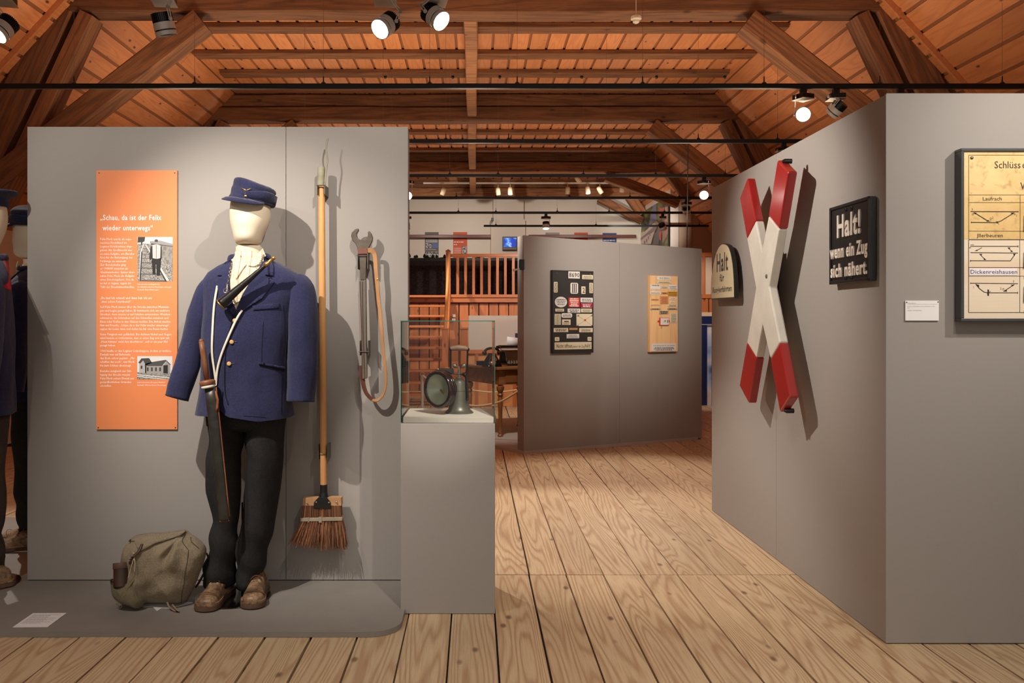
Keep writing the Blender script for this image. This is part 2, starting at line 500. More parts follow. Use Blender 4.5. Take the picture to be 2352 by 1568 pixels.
# ------------------------------------------------------------------ floor
mb = MB(); mb.bb(-7, 7, -2.5, 19.5, -.06, -.024)
floor = struct(obj('floor', mb, DARKJ))
rows = [(1.0, 4.400, -2.6, 3.2), (4.41, 8.9, -4.9, 3.5), (8.905, 13.4, -2.2, 5.0), (13.405, 18.7, -2.2, 4.8)]
nr = 0
for (y0, y1, xa, xb) in rows:
    k = math.floor((xa + .1) / .1877); x = -.1 + .1877 * k + (0 if nr == 0 else .003)
    while x < xb:
        wd = .1877
        m = MB(); g = .0030 + random.random() * .0040
        m.box((0, 0, 0), (wd - g * 1.6, y1 - y0, .024))
        o = obj('plank', m, FLOORW, floor, bevel=.0012, loc=(x + wd / 2, (y0 + y1) / 2, -.012 + random.uniform(-.0012, .0008)))
        x += wd
    nr += 1

# ------------------------------------------------------------------ roof and flat ceiling boards
FH = 4.25; FW = 3.12; SL = 1.09
mb = MB()
zs = lambda x: FH - SL * (abs(x) - FW)
xe = 5.6
poly = [(-xe, zs(xe) + .013), (-FW, FH + .013), (FW, FH + .013), (xe, zs(xe) + .013), (xe + .1, zs(xe) + .1), (FW + .05, FH + .12), (-FW - .05, FH + .12), (-xe - .1, zs(xe) + .1)]
mb.prism(poly, -1.0, 19.2)
ceiling = struct(obj('ceiling', mb, CEILG))
def boards(x0, x1, lx, lz, n, place):
    pass
nb = 32
wb = 2 * FW / nb
segs = [(-.9, 7.4), (7.41, 19.1)]
def ceil_board(cx, cz, ang, wdt, y0, y1):
    m = MB(); m.box((0, 0, 0), (wdt - .030, y1 - y0, .022))
    obj('board', m, CEILW, ceiling, loc=(cx, (y0 + y1) / 2, cz), rot=(0, ang, 0))
for i in range(nb):
    x = -FW + wb * (i + .5)
    c = random.choice([9.8, 11.3, 13.2, 12.1])
    for (a, b) in ((4.0, c - .002), (c + .002, 19.1)):
        ceil_board(x, FH + .008, 0, wb, a, b)
sl = sqrt(1 + SL * SL); ang = math.atan(SL); slen = (xe - FW) * sl; ns = int(slen / .195); ws = slen / ns
for side in (-1, 1):
    for i in range(ns):
        d = ws * (i + .5); x = FW + d / sl; z = FH - d * SL / sl
        c = random.choice([7.2, 8.4, 9.6, 11.0, 10.4])
        for (a, b) in ((1.5, c - .002), (c + .002, 19.1)):
            ceil_board(side * x, z + .008, side * ang, ws, a, b)

# side knee walls
kx = 4.95
for s_, nm in ((-1, 'wall_left'), (1, 'wall_right')):
    m = MB(); m.bb(s_ * kx, s_ * (kx + .15), -1.0, 19.0, -.02, 2.32)
    struct(obj(nm, m, WHITEW))

# ------------------------------------------------------------------ roof trusses
def rough_beam(p0, p1, wy, wt, mat, name, parent, seg=14, amp=.012, label=None):
    """hewn timber, slightly uneven"""
    p0 = Vector(p0); p1 = Vector(p1); L = (p1 - p0).length
    d = (p1 - p0).normalized(); y = Vector((0, 1, 0))
    if abs(d.y) > .9: y = Vector((1, 0, 0))
    y = (y - d * y.dot(d)).normalized(); t = d.cross(y)
    rs = []; sd = random.random() * 50
    for i in range(seg + 1):
        q = L * i / seg - L / 2
        a = wy / 2 * (1 + amp * 4 * noise.noise(Vector((q * 1.3, sd, 0)))); b = wt / 2 * (1 + amp * 4 * noise.noise(Vector((q * 1.1, sd, 5))))
        oy = amp * noise.noise(Vector((q * .7, sd, 9))); ot = amp * noise.noise(Vector((q * .8, sd, 3)))
        ch = .14
        corner = []
        for (u, v) in ((-1, -1 + ch), (-1 + ch, -1), (1 - ch, -1), (1, -1 + ch), (1, 1 - ch), (1 - ch, 1), (-1 + ch, 1), (-1, 1 - ch)):
            corner.append(Vector((q, oy + u * a, ot + v * b)))
        rs.append(corner)
    m = MB(); m.rings(rs)
    o = obj(name, m, mat, parent, label=label)
    M = Matrix((d, y, t)).transposed().to_4x4(); M.translation = (p0 + p1) / 2
    o.matrix_basis = M
    return o
CB = 3.88   # underside of collar beams
TR = [7.31, 11.25, 15.15, 18.1]
ordn = ['nearest, its collar beam along the picture top', 'second in depth, above the middle of the hall', 'third in depth, above the hanging cable', 'farthest, right before the white gable wall']
for i, y in enumerate(TR):
    t = thing('roof_truss', 'old timber roof truss, ' + ordn[i], 'roof truss', (0, y, 0), group=None)
    yc = .125
    def rb(p0, p1, wy, wt, nm, am=.012, lb=None): return rough_beam(p0, p1, wy, wt, BEAMW, nm, t, amp=am, label=lb)
    hx = 3.42
    rb((-hx, yc, CB + .09), (hx, yc, CB + .09), .24, .18, 'collar_beam', .012)
    rb((-3.28, yc + .02, CB + .265), (3.28, yc + .02, CB + .265), .20, .16, 'upper_beam', .012)
    # sloping principal posts and inner braces
    for s_ in (-1, 1):
        if i < 2:
            rb((s_ * 3.50, yc + .01, CB + .06), (s_ * 4.95, yc + .01, .95), .26, .27, 'principal_post', .01)
            rb((s_ * 3.26, yc - .02, CB - .01), (s_ * 4.30, yc - .02, CB - 2.2), .22, .13, 'inner_post', .008)
            rb((s_ * 2.30, yc - .05, CB - .065), (s_ * 4.6, yc - .05, CB - 1.86), .22, .19, 'brace', .008)
        elif i == 2:
            rb((s_ * 3.36, yc + .01, CB + .10), (s_ * 3.80, yc + .01, 3.42), .24, .20, 'principal_post', .01)
            rb((s_ * 2.30, yc - .05, CB - .065), (s_ * 3.56, yc - .05, 3.34), .20, .17, 'brace', .008)
        else:
            rb((s_ * 3.14, yc, CB + .18), (s_ * 3.50, yc, 3.52), .2, .2, 'principal_post', .01)
            rb((s_ * 2.60, yc - .03, CB - .02), (s_ * 3.50, yc - .03, 3.38), .17, .15, 'brace', .01)
# ceiling joists lying across, above the collar beams
JZ = 4.20
for bi, ty in enumerate(TR):
    nxt = TR[bi + 1] if bi < 3 else 18.9
    for k in range(4 if bi < 3 else 0):
        y = ty + (1.33, 2.19, 2.93, 3.62)[k]
        hw = (3.12, 3.08, 3.0, 3.04)[k]
        o = rough_beam((-hw, y + .1, JZ + .022), (hw, y + .1, JZ + .022), .21, .05, BEAMW, 'ceiling_joist', None, seg=24, amp=.007)
        tag(o, 'flat hewn joist across the board ceiling, %s behind the %s truss' % (['first', 'second', 'third', 'fourth'][k], ['nearest', 'second', 'third'][min(bi, 2)]), 'joist')
    # lengthwise centre timber of this bay
    if bi < 3:
        o = rough_beam((-.035, ty + .27, CB + .17), (-.035, nxt - .02, CB + .17), .125, .25, BEAMY, 'centre_timber', None, seg=10, amp=.01)
        tag(o, 'lengthwise timber along the ceiling centre behind the %s truss' % ['nearest', 'second', 'third'][bi], 'timber')
for sx in (-.42, .62):
    o = rough_beam((sx, 15.5, CB + .22), (sx, 17.4, CB + .22), .16, .15, BEAMY, 'short_timber', None, seg=4)
    tag(o, 'stubby lengthwise timber %s of the centre one before the gable' % ('on the stair side' if sx < 0 else 'on the mural side'), 'timber')
# laths along the roof slope by the near truss
for s_ in (-1, 1):
    o = rough_beam((s_ * 3.2, 7.15, zs(3.2) - .045), (s_ * 4.35, 7.15, zs(4.35) - .045), .03, .05, CEILW, 'edge_lath', None, seg=3, amp=.002)
    tag(o, 'thin pale lath running down the roof slope beside the near truss, %s side' % ('mannequin' if s_ < 0 else 'key board'), 'lath')

# ------------------------------------------------------------------ exhibition walls and platform
SEAM = plain('seam_shadow', (60, 55, 50), .9)
def panel_wall(name, fr, bounds, z0, z1, thick, z1b=None, mat=None):
    """free-standing wall of boards; bounds = seam positions along local x"""
    root = bpy.data.objects.new(name, None); C.objects.link(root); root['kind'] = 'structure'
    root.location = fr.o; root.rotation_euler = (0, 0, fr.rz)
    L = bounds[-1]
    for a, b in zip(bounds[:-1], bounds[1:]):
        m = MB(); ga = .0012
        zz = lambda x: z1 + ((z1b - z1) * x / L if z1b else 0)
        xa, xb_ = a + (ga if a > 0 else 0), b - (ga if b < L else 0)
        m.prism([(xa, z0), (xb_, z0), (xb_, zz(xb_)), (xa, zz(xa))], 0, .019)
        obj('board', m, mat or GREY, root, bevel=.001)
    m = MB(); m.prism([(0.002, z0), (L - .002, z0), (L - .002, (z1b or z1) - .004), (.002, z1 - .004)], .0195, thick)
    obj('core', m, mat or GREY, root)
    return root
PT = .022
# left wall behind the mannequin
FL = Frame((-2.172, 4.229), (-.3235, 4.229))
panel_wall('wall_display_left', FL, [0, -.916 + 2.172, FL.L], PT + .004, 2.225, .12)
# right block: long side and front
FR = Frame((1.6075, 5.899), (1.6325, 3.455))
panel_wall('wall_display_right', FR, [0, FR.L / 2, FR.L], .004, 2.18, .10)
FF = Frame((1.6345, 3.455), (3.6, 3.455))
panel_wall('wall_display_front', FF, [0, 1.25, FF.L], .004, 2.185, .10)
m = MB(); m.bb(1.736, 3.6, 5.78, 5.9, .004, 2.17); struct(obj('wall_display_back', m, GREY))
# middle wall
FM = Frame((.476, 8.42), (2.474, 9.48))
panel_wall('wall_display_middle', FM, [0, FM.loc(1423, 800)[0], FM.L], .012, 2.113, .12, 2.07)
m = MB(); m.bb(0.02, FM.L - .01, .004, .115, 0, .03); o = struct(obj('baseboard_middle', m, plain('plinth_grey', (84, 78, 72), .7))); o.location = FM.o; o.rotation_euler = (0, 0, FM.rz)
# platform under the mannequins
pl = [(-.305, 4.36), (-.305, 3.66)]
for k in range(9):
    a = k / 8 * pi / 2
    pl.append((-.305 - .13 + .13 * cos(a), 3.66 - .13 * sin(a)))
pl += [(-4.6, 3.53), (-4.6, 5.6), (-2.2, 5.6), (-2.2, 4.36)]
m = MB(); m.slab(pl, .0, PT)
plat = struct(obj('floor_platform', m, GREYF, bevel=.002), 'low grey platform with a rounded corner under the mannequins')
# platform of the writing desk
m = MB()
d0 = Vector((.476, 8.40)); uu = Vector((-.26, .35)).normalized(); e_ = Vector((FM.e.x, FM.e.y))
q = [d0, d0 + uu * 2.6, d0 + uu * 2.6 + e_ * 2.6, d0 + e_ * 2.2]
m.slab([(p.x, p.y) for p in q], 0, .03); struct(obj('floor_desk_platform', m, plain('desk_platform_grey', (176, 168, 160), .6)))

# ------------------------------------------------------------------ gable, gallery, far walls
GY = 18.8
mur = 3.6
m = MB(); m.bb(-7, mur, GY, GY + .2, 0, 4.4); struct(obj('wall_gable', m, WHITEW))
m = MB(); m.bb(-7, mur, GY - .10, GY, 1.7, 3.42); struct(obj('wall_gable_lower', m, WHITEW))
m = MB(); m.bb(.35, 1.08, GY - .22, GY - .02, 1.7, 3.46); m.bb(.40, 1.05, GY - .16, GY - .01, 3.46, 4.2); struct(obj('wall_chimney', m, WHITEW))
m = MB(); m.bb(mur, mur + .15, 16.0, 18.85, 0, 3.95); struct(obj('wall_mural_side', m, WHITEW))
m = MB(); m.bb(mur + .16, 5.6, 16.0, 16.12, 0, 3.9)
struct(obj('wall_gable_right', m, BEIGEW))
for xx in (3.98, 4.5): 
    m = MB(); m.bb(xx, xx + .02, 15.985, 15.999, 2.2, 3.4); struct(obj('trim_1' if xx < 4 else 'trim_2', m, plain('beige_batten', (176, 150, 126), .85)))
# gallery deck and its boarded front
GF = 1.73
m = MB(); m.bb(-6, 3.58, 15.02, 18.68, GF - .12, GF); struct(obj('floor_gallery', m, GALX))
gal = bpy.data.objects.new('wall_gallery', None); C.objects.link(gal); gal['kind'] = 'structure'; gal.location = (0, 15.1, 0)
m = MB(); m.bb(-2.6, 2.4, .03, .07, 0, GF - .13); obj('backing', m, plain('brown_backing', (92, 52, 28), .8), gal)
x = -2.5
while x < 2.4:
    m = MB(); m.box((0, 0, 0), (.152, .022, GF - .14)); obj('plank', m, GALW, gal, loc=(x + .08, .012, (GF - .14) / 2)); x += .172
m = MB(); m.bb(-2.6, 2.4, -.03, .05, GF - .125, GF - .01); obj('edge_board', m, GALX, gal)
# right entrance partition: framed windows above, blue door
ent = bpy.data.objects.new('wall_entrance', None); C.objects.link(ent); ent['kind'] = 'structure'; ent.location = (0, 13.3, 0)
m = MB(); m.bb(3.05, 4.9, -.02, .06, 1.36, 1.42); obj('trim_board', m, plain('cream_trim', (220, 190, 160), .6), ent)
for k in range(9):
    m = MB(); m.box((0, 0, 0), (.16, .03, .25)); obj('plank', m, GALW, ent, loc=(3.13 + k * .18, .02, 1.545))
for z in (1.665, 2.3): m = MB(); m.bb(3.05, 4.9, -.01, .05, z - .03, z + .03); obj('rail', m, GALX, ent)
for k in range(5): m = MB(); m.bb(3.46 + k * .42 - .4, 3.50 + k * .42 - .4, -.01, .05, 1.695, 2.27); obj('post', m, GALW, ent)
m = MB(); m.bb(3.06, 4.9, .02, .03, 1.695, 2.27); obj('panel', m, plain('pale_panel', (200, 172, 148), .6), ent)
NAVY = plain('navy_door_paint', (18, 34, 82), .4)
dr = bpy.data.objects.new('door_1', None); C.objects.link(dr); dr['kind'] = 'structure'; dr.location = (0, 13.28, 0)
m = MB(); m.bb(3.05, 4.9, 0, .06, 1.24, 1.36); m.bb(3.05, 3.545, 0, .06, 0, 1.24); m.bb(3.62, 3.66, 0, .06, 0, 1.24); m.bb(3.66, 4.9, 0, .06, 0, .02)
obj('door_frame', m, NAVY, dr)
m = MB(); m.bb(3.05, 4.9, -.012, -.002, 1.225, 1.24); obj('door_trim', m, plain('door_edge_grey', (150, 146, 150), .4), dr)
t = NT('door_pane_print'); v = t.coord((1, 1, .9), rand=False); n_ = t.noise(v, 2.6, 2)
t.l(t.ramp(n_, [(.3, lin((60, 78, 130))), (.45, lin((170, 190, 225))), (.58, lin((222, 214, 214))), (.7, lin((190, 112, 80)))]), t.b.inputs['Base Color']); t.b.inputs['Roughness'].default_value = .25
m = MB(); m.bb(3.54, 3.625, .02, .03, .0, 1.24); m.bb(3.66, 4.88, .02, .03, .0, 1.24); obj('door_pane', m, t.m, dr)
# ------------------------------------------------------------------ mannequins in railway uniforms
K = .00199
MO = Vector((-1.0547, 3.98, PT))
def camray(px, py): return Vector(((px - 1090) / 2000, 1, (738 - py) / 2000)).normalized()
class Surf:
    """surface of a mesh built in the local frame at origin o (no rotation)"""
    def __init__(s, mb, o): s.b = bvh_of(mb); s.o = Vector(o); s.c = Vector((0, 0, H)) - s.o
    def hit(s, px, py, off=0, ydef=None):
        d = camray(px, py); h = s.b.ray_cast(s.c, d)
        if h[0] is not None: return h[0] - d * off
        if ydef is None:
            # nearest point to the ray at the body's depth
            q = s.c + d * ((s.o.y - .05) / d.y); h = s.b.find_nearest(q)
            q.y = h[0].y; return q - d * off
        return s.c + d * ((s.o.y + ydef) / d.y)
    def patch(s, poly, off=.004, step=5):
        pts = []; n = len(poly)
        for i in range(n):
            a = Vector(poly[i]); b = Vector(poly[(i + 1) % n]); m = max(1, int((b - a).length / step))
            for k in range(m): pts.append(a.lerp(b, k / m))
        nd = len(pts); edges = [(i, (i + 1) % nd) for i in range(nd)]
        x0, x1 = min(p[0] for p in poly), max(p[0] for p in poly); y0, y1 = min(p[1] for p in poly), max(p[1] for p in poly)
        y = y0 + step / 2
        while y < y1:
            x = x0 + step / 2
            while x < x1: pts.append(Vector((x, y))); x += step
            y += step
        r = geometry.delaunay_2d_cdt(pts, edges, [list(range(nd))], 1, 1e-5)
        vs = [s.hit(p.x, p.y, off) for p in r[0]]
        mb = MB(); mb.add(vs, [tuple(f) for f in r[2]]); return mb
    def line(s, pts, r, off=.003, n=6, flat=1.0, m=6):
        q = smooth_path([(p[0], p[1], 0) for p in pts], m)
        mb = MB(); mb.tube([s.hit(p.x, p.y, off) for p in q], r, n, flat=flat); return mb

NAVYC = cloth('navy_wool', (47, 49, 82), .72, 700, sheen=.25)
NAVYD = cloth('dark_navy_wool', (40, 42, 74), .72, 700)
CAPC = cloth('navy_cap_wool', (38, 40, 70), .7, 500)
TROU = cloth('black_trouser_cloth', (40, 38, 37), .8, 700, sheen=.0)
TROUB = cloth('brown_trouser_cloth', (66, 54, 48), .8, 700, sheen=.1)
SKIN = plain('cream_mannequin_cover', (232, 216, 190), .7, bump=.1, bscale=400)
LINING = plain('dark_lining', (14, 13, 16), .95)
BRASS = plain('brass', (212, 166, 92), .3, metal=.85)
WBTN = plain('amber_button', (226, 176, 104), .4)
RED = cloth('red_sash_cloth', (196, 40, 48), .8, 500)
def shirt_mat():
    t = NT('beige_plaid_shirt'); v = t.coord((1, 1, 1), rand=False)
    sx = t.t.nodes.new('ShaderNodeSeparateXYZ'); t.l(v, sx.inputs[0])
    def st(axis, f, wdt):
        a = t.math('FRACT', t.math('MULTIPLY', sx.outputs[axis], f))
        return t.math('LESS_THAN', a, wdt)
    s1 = st(0, 42, .18); s2 = st(2, 42, .18); s3 = st(0, 21, .08)
    c = t.mix(t.math('MULTIPLY', s1, .45), lin((232, 216, 188)), lin((196, 160, 110)))
    c = t.mix(t.math('MULTIPLY', s2, .4), c, lin((206, 178, 132)))
    c = t.mix(t.math('MULTIPLY', s3, .5), c, lin((150, 100, 70)))
    t.l(c, t.b.inputs['Base Color']); t.b.inputs['Roughness'].default_value = .9
    return t.m
SHIRT = shirt_mat()
def shoe_mat():
    t = NT('worn_brown_leather'); v = t.coord(); n1 = t.noise(v, 16, 4, .65); n2 = t.noise(v, 90, 3, .7)
    c_ = t.mix(t.ramp(n1, [(.36, 0.0), (.62, 1.0)]), lin((86, 66, 50)), lin((164, 130, 96)))
    c_ = t.mix(t.ramp(n2, [(.5, 0.0), (.66, .6)]), c_, lin((62, 46, 36)))
    t.l(c_, t.b.inputs['Base Color']); t.b.inputs['Roughness'].default_value = .42
    t.bump(t.math('ADD', t.math('MULTIPLY', n1, 2.0), t.math('MULTIPLY', n2, .5)), .6, .004); return t.m
SHOE = shoe_mat()
SOLE = plain('worn_sole', (96, 70, 50), .8, var=.3, bump=.3, bscale=120)

def X_(px): return (px - 560) * K
def Z_(py): return (1370 - py) * K

def torso_mb():
    secs = [(590, 541, 610, .060, .02), (598, 526, 628, .070, .018), (610, 500, 652, .082, .014), (626, 477, 680, .096, .01), (646, 464, 697, .106, .006),
            (680, 466, 684, .116, 0), (720, 468, 670, .126, -.004), (780, 465, 663, .134, -.008), (840, 462, 662, .136, -.008),
            (890, 460, 664, .138, -.008), (930, 457, 667, .142, -.008), (955, 455, 668, .144, -.008)]
    # densify
    dn = []
    for a, b in zip(secs[:-1], secs[1:]):
        m = max(1, int((b[0] - a[0]) / 9))
        for k in range(m):
            f = k / m; f2 = f
            dn.append(tuple(a[i] + (b[i] - a[i]) * f2 for i in range(5)))
    dn.append(secs[-1])
    rs = []
    nn = 64
    for (py, l, r, ry, cy) in dn:
        cx = X_((l + r) / 2); rx = (r - l) / 2 * K; z = Z_(py)
        rg = ring(cx, cy, rx, ry, z, nn, 2.2, 2.6)
        out = []
        for p in rg:
            px = 560 + p.x / K
            q = Vector(p)
            am = .014 * min(1, max(0, (py - 640) / 120))
            f = noise.noise(Vector((p.x * 9, p.y * 6, p.z * 3.2))) + .5 * noise.noise(Vector((p.x * 20 + 3, p.y * 10, p.z * 7)))
            d = Vector((p.x - cx, p.y - cy, 0)); d = d.normalized() if d.length else d
            q += d * am * f
            if py > 915 and p.y < cy:
                # cutaway hem
                if px < 500: h = 950 + (px - 456) * -.02
                elif px < 524: h = 949 - ((px - 500) / 24) ** 2 * 19
                elif px < 552: h = 930 + (1 - ((552 - px) / 28) ** 2) * 20
                elif px < 610: h = 950 + (px - 552) / 58 * 10
                else: h = 960 - (px - 610) * .06
                t_ = (py - 915) / 40
                q.z = Z_(915 + (h - 915) * t_)
            out.append(q)
        rs.append(out)
    mb = MB(); mb.rings(rs, cap=False); return mb
def sleeve(pts, n=24, e=1.0):
    P_ = [Vector(p[:3]) for p in pts]; R = [p[3] for p in pts]
    path = []; rad = []
    for i in range(len(P_) - 1):
        p0 = P_[max(i - 1, 0)]; p1 = P_[i]; p2 = P_[i + 1]; p3 = P_[min(i + 2, len(P_) - 1)]
        for j in range(6):
            t = j / 6
            path.append(.5 * ((2 * p1) + (p2 - p0) * t + (2 * p0 - 5 * p1 + 4 * p2 - p3) * t * t + (-p0 + 3 * p1 - 3 * p2 + p3) * t ** 3))
            rad.append(R[i] + (R[i + 1] - R[i]) * t)
    path.append(P_[-1]); rad.append(R[-1])
    mb = MB(); mb.tube(path, rad, n, cap=False, flat=1.12, up=(0, 1, 0))
    out = []
    for (x, y, z) in mb.v:
        f = noise.noise(Vector((x * 12, y * 9, z * 5))) * .012 + noise.noise(Vector((x * 22, y * 14, z * 16))) * .004
        out.append((x + f, y - abs(f), z))
    mb.v = out
    # dome at the shoulder
    return mb, path[-1], rad[-1], (path[-1] - path[-3]).normalized()

def mannequin(loc, rz, label, navy, trou, main=False, cap='field', sash=False, disc=(14, 13, 13)):
    root = thing('mannequin', label, 'mannequin', loc, rz)
    S_ = Surf(torso_mb(), MO)
    tm = torso_mb()
    jk = obj('jacket', tm, [navy, LINING], root, smooth=2, sub=0)
    # head and neck
    rs = [ring(X_((l + r) / 2), cy, (r - l) / 2 * K, ry, Z_(py), 32, 2.05) for (py, l, r, ry, cy) in
          [(436, 548, 606, .07, 0), (448, 535, 616, .09, 0), (470, 530, 620, .100, 0), (490, 529, 621, .103, 0), (507, 530, 619, .102, -.002), (520, 533, 615, .100, -.004),
           (532, 537, 609, .095, -.008), (544, 540, 604, .090, -.012), (553, 542, 601, .082, -.012), (560, 544, 599, .068, -.006), (562.5, 546, 597, .055, 0)]]
    # soft brow and chin relief
    for r_ in rs:
        for p in r_:
            if p.y < 0:
                zz = 1370 - p.z / K
                b = math.exp(-((zz - 515) / 10) ** 2) * .006 - math.exp(-((zz - 534) / 6) ** 2) * .006 + math.exp(-((zz - 548) / 7) ** 2) * .005
                wx = math.exp(-((p.x - X_(572)) / .035) ** 2)
                p.y -= b * wx
    m = MB(); m.rings(rs); obj('head', m, SKIN, root, smooth=2, sub=1)
    rs = [ring(X_((l + r) / 2), cy, (r - l) / 2 * K, ry, Z_(py), 28, 2.0) for (py, l, r, ry, cy) in
          [(564.5, 545, 598, .052, .0), (567, 542, 601, .056, .004), (580, 541, 602, .057, .008), (600, 538, 606, .060, .01), (620, 530, 620, .062, .01)]]
    m = MB(); m.rings(rs); obj('neck', m, SKIN, root, smooth=2)
    # shirt front and collar
    m = S_.patch([(532, 596), (545, 584), (600, 584), (616, 598), (606, 630), (588, 655), (560, 690), (543, 716), (533, 700), (528, 668), (527, 630)], .003)
    sh = obj('shirt', m, SHIRT, root, smooth=2)
    def rc(py, off): return ring(X_(571.5), .009, .064 + off, .064 + off, Z_(py), 28, 2.0)
    m = MB(); m.rings([rc(606, .008), rc(590, .002), rc(578, -.001), rc(578, -.005)], cap=False); obj('collar_band', m, SHIRT, sh, smooth=2)
    flaps = [[(545, 575), (534, 597), (537, 630), (542, 642), (556, 620), (566, 607), (560, 598)], [(603, 570), (611, 588), (604, 606), (582, 612), (570, 610), (568, 600), (588, 588)]]
    for fl in flaps:
        m = S_.patch(fl, .010, 4)
        # push the points near the neck outward onto the collar band
        vv = []
        for v in m.v:
            vv.append((v[0], min(v[1], -.062 - (v[2] - Z_(600)) * -.1 if v[2] > Z_(600) else v[1]), v[2]))
        m.v = vv
        obj('collar_flap', m, SHIRT, sh, smooth=2, solid=.003)
    # jacket details
    lap = [[(612, 582), (622, 592), (628, 612), (627, 633), (607, 631), (631, 647), (603, 684), (572, 704), (539, 725), (546, 702), (557, 676), (574, 648), (592, 622), (603, 600)],
           [(530, 592), (512, 606), (503, 620), (499, 632), (512, 633), (495, 644), (506, 680), (520, 705), (537, 724), (543, 712), (533, 692), (528, 664), (527, 630), (530, 610)]]
    for q in lap:
        obj('lapel', S_.patch(q, .009), navy, jk, smooth=2, solid=.005)
    m = MB()
    arc = [Vector((X_(571.5) + .086 * cos(a), .012 + .080 * sin(a), Z_(596) + (.018 * sin(a) if sin(a) > 0 else 0))) for a in [(-.25 + i * .1) * pi for i in range(16)]]
    m.tube(arc, .014, 8, flat=1.6, up=(0, 0, 1)); obj('collar', m, navy, jk, smooth=2)
    obj('front_edge', S_.line([(537, 724), (527, 760), (519, 800), (516, 850), (517, 900), (524, 929)], .0024, .002), LINING, jk, smooth=2)
    for (bx, by) in ((539, 736), (532, 785), (526, 835)):
        c = S_.hit(bx, by, .004); d = (S_.c - c).normalized()
        m = MB(); m.lathe([(.0001, .004), (.0045, .0035), (.0085, .004), (.0095, .002), (.0095, -.002)], 16, c, d.to_track_quat('Z', 'Y').to_matrix())
        obj('button', m, WBTN, jk, smooth=2)
        obj('buttonhole', S_.line([(bx + 6, by), (bx + 13, by - 1)], .001, .002, m=2), plain('grey_thread', (120, 114, 130), .9), jk)
    obj('breast_pocket', S_.patch([(580, 702), (640, 695), (642, 707), (582, 712)], .004), navy, jk, smooth=2, solid=.004)
    obj('pocket_seam', S_.line([(580, 702), (640, 695), (642, 707), (582, 712), (580, 702)], .0011, .005, m=1), LINING, jk)
    obj('pocket', S_.patch([(593, 834), (655, 847), (654, 853), (596, 840)], .004), LINING, jk, smooth=2)
    obj('pocket_flap', S_.patch([(594, 831), (655, 843), (655, 848), (594, 836)], .007), navy, jk, smooth=2, solid=.004)
    obj('dart_seam', S_.line([(605, 740), (602, 790), (601, 830)], .0009, .001), LINING, jk)
    obj('side_seam', S_.line([(650, 700), (655, 780), (648, 850), (646, 950)], .0009, .001), LINING, jk)
    obj('hem_fold', S_.line([(560, 955), (610, 958)], .001, .001), LINING, jk)
    # sleeves
    arms = [[(X_(676), .02, Z_(648), .040), (X_(688), .01, Z_(662), .062), (X_(695), 0, Z_(720), .068), (X_(697), -.01, Z_(800), .066), (X_(696), -.02, Z_(870), .063), (X_(695), -.03, Z_(921), .061)],
            [(X_(486), .02, Z_(652), .036), (X_(474), .01, Z_(668), .048), (X_(459), 0, Z_(730), .054), (X_(443), -.01, Z_(800), .052), (X_(428), -.03, Z_(860), .050), (X_(414), -.05, Z_(912), .049)]]
    for a_ in arms:
        m, e_, r_, d_ = sleeve(a_)
        sl_ = obj('sleeve', m, navy, root, smooth=2, solid=.004)
        q = d_.to_track_quat('Z', 'Y').to_matrix()
        m = MB(); m.lathe([(.0, -.03), (r_ * .93, -.03), (r_ * .93, -.028)], 20, e_, q); obj('sleeve_shade_disc', m, LINING, sl_)  # black disc inset to stand for the shade inside the sleeve
        m = MB(); m.lathe([(r_ * .62, -.05), (r_ * .62, -.016), (r_ * .5, -.006), (.001, -.004)], 20, e_ + Vector((0, .006, 0)), q); obj('arm_stump', m, SKIN, sl_, smooth=2)
    # trousers
    L1 = [(960, 476, 572, .095), (985, 477, 564, .098), (1011, 477, 556, .096), (1048, 478, 551, .092), (1085, 478, 549, .090), (1129, 478, 551, .088), (1160, 483, 550, .086), (1196, 488, 545, .084), (1225, 485, 543, .084), (1251, 482, 542, .085), (1280, 478, 542, .086), (1299, 474, 542, .088), (1325, 469, 541, .088), (1342, 466, 540, .088)]
    L2 = [(960, 556, 654, .095), (985, 560, 653, .098), (1011, 563, 652, .096), (1048, 572, 648, .092), (1085, 567, 643, .090), (1129, 563, 639, .088), (1160, 561, 634, .086), (1196, 558, 628, .084), (1233, 549, 622, .084), (1270, 544, 616, .086), (1307, 542, 609, .088), (1330, 541, 603, .088), (1345, 540, 600, .088)]
    tm2 = MB()
    tm2.rings([ring(X_(565), 0, 92 * K, .115, Z_(920), 36), ring(X_(565), 0, 91 * K, .115, Z_(950), 36), ring(X_(565), 0, 89 * K, .108, Z_(975), 36), ring(X_(565), 0, 70 * K, .07, Z_(988), 36)])
    for L_ in (L1, L2):
        dn = []
        for a, b in zip(L_[:-1], L_[1:]):
            m_ = max(1, int((b[0] - a[0]) / 8))
            for k in range(m_): dn.append(tuple(a[i] + (b[i] - a[i]) * k / m_ for i in range(4)))
        dn.append(L_[-1]); rs = []
        for (py, l, r, ry) in dn:
            cx = X_((l + r) / 2); rx = (r - l) / 2 * K
            rg = ring(cx, 0, rx, ry, Z_(py), 44, 1.75, 2.2); o_ = []
            for p in rg:
                f = noise.noise(Vector((p.x * 10, p.y * 8, p.z * 4.5))) * .018
                dg = .012 * sin((p.z * 38 + p.x * 22)) * max(0, noise.noise(Vector((p.x * 3, 1, p.z * 3))) + .25)
                low = max(0, 1 - p.z / .22) * .004 * sin(p.z * 85 + p.x * 25)
                d = Vector((p.x - cx, p.y, 0)).normalized()
                o_.append(p + d * (f + dg + low))
            rs.append(o_)
        tm2.rings(rs)
    tr = obj('trousers', tm2, trou, root, smooth=2)
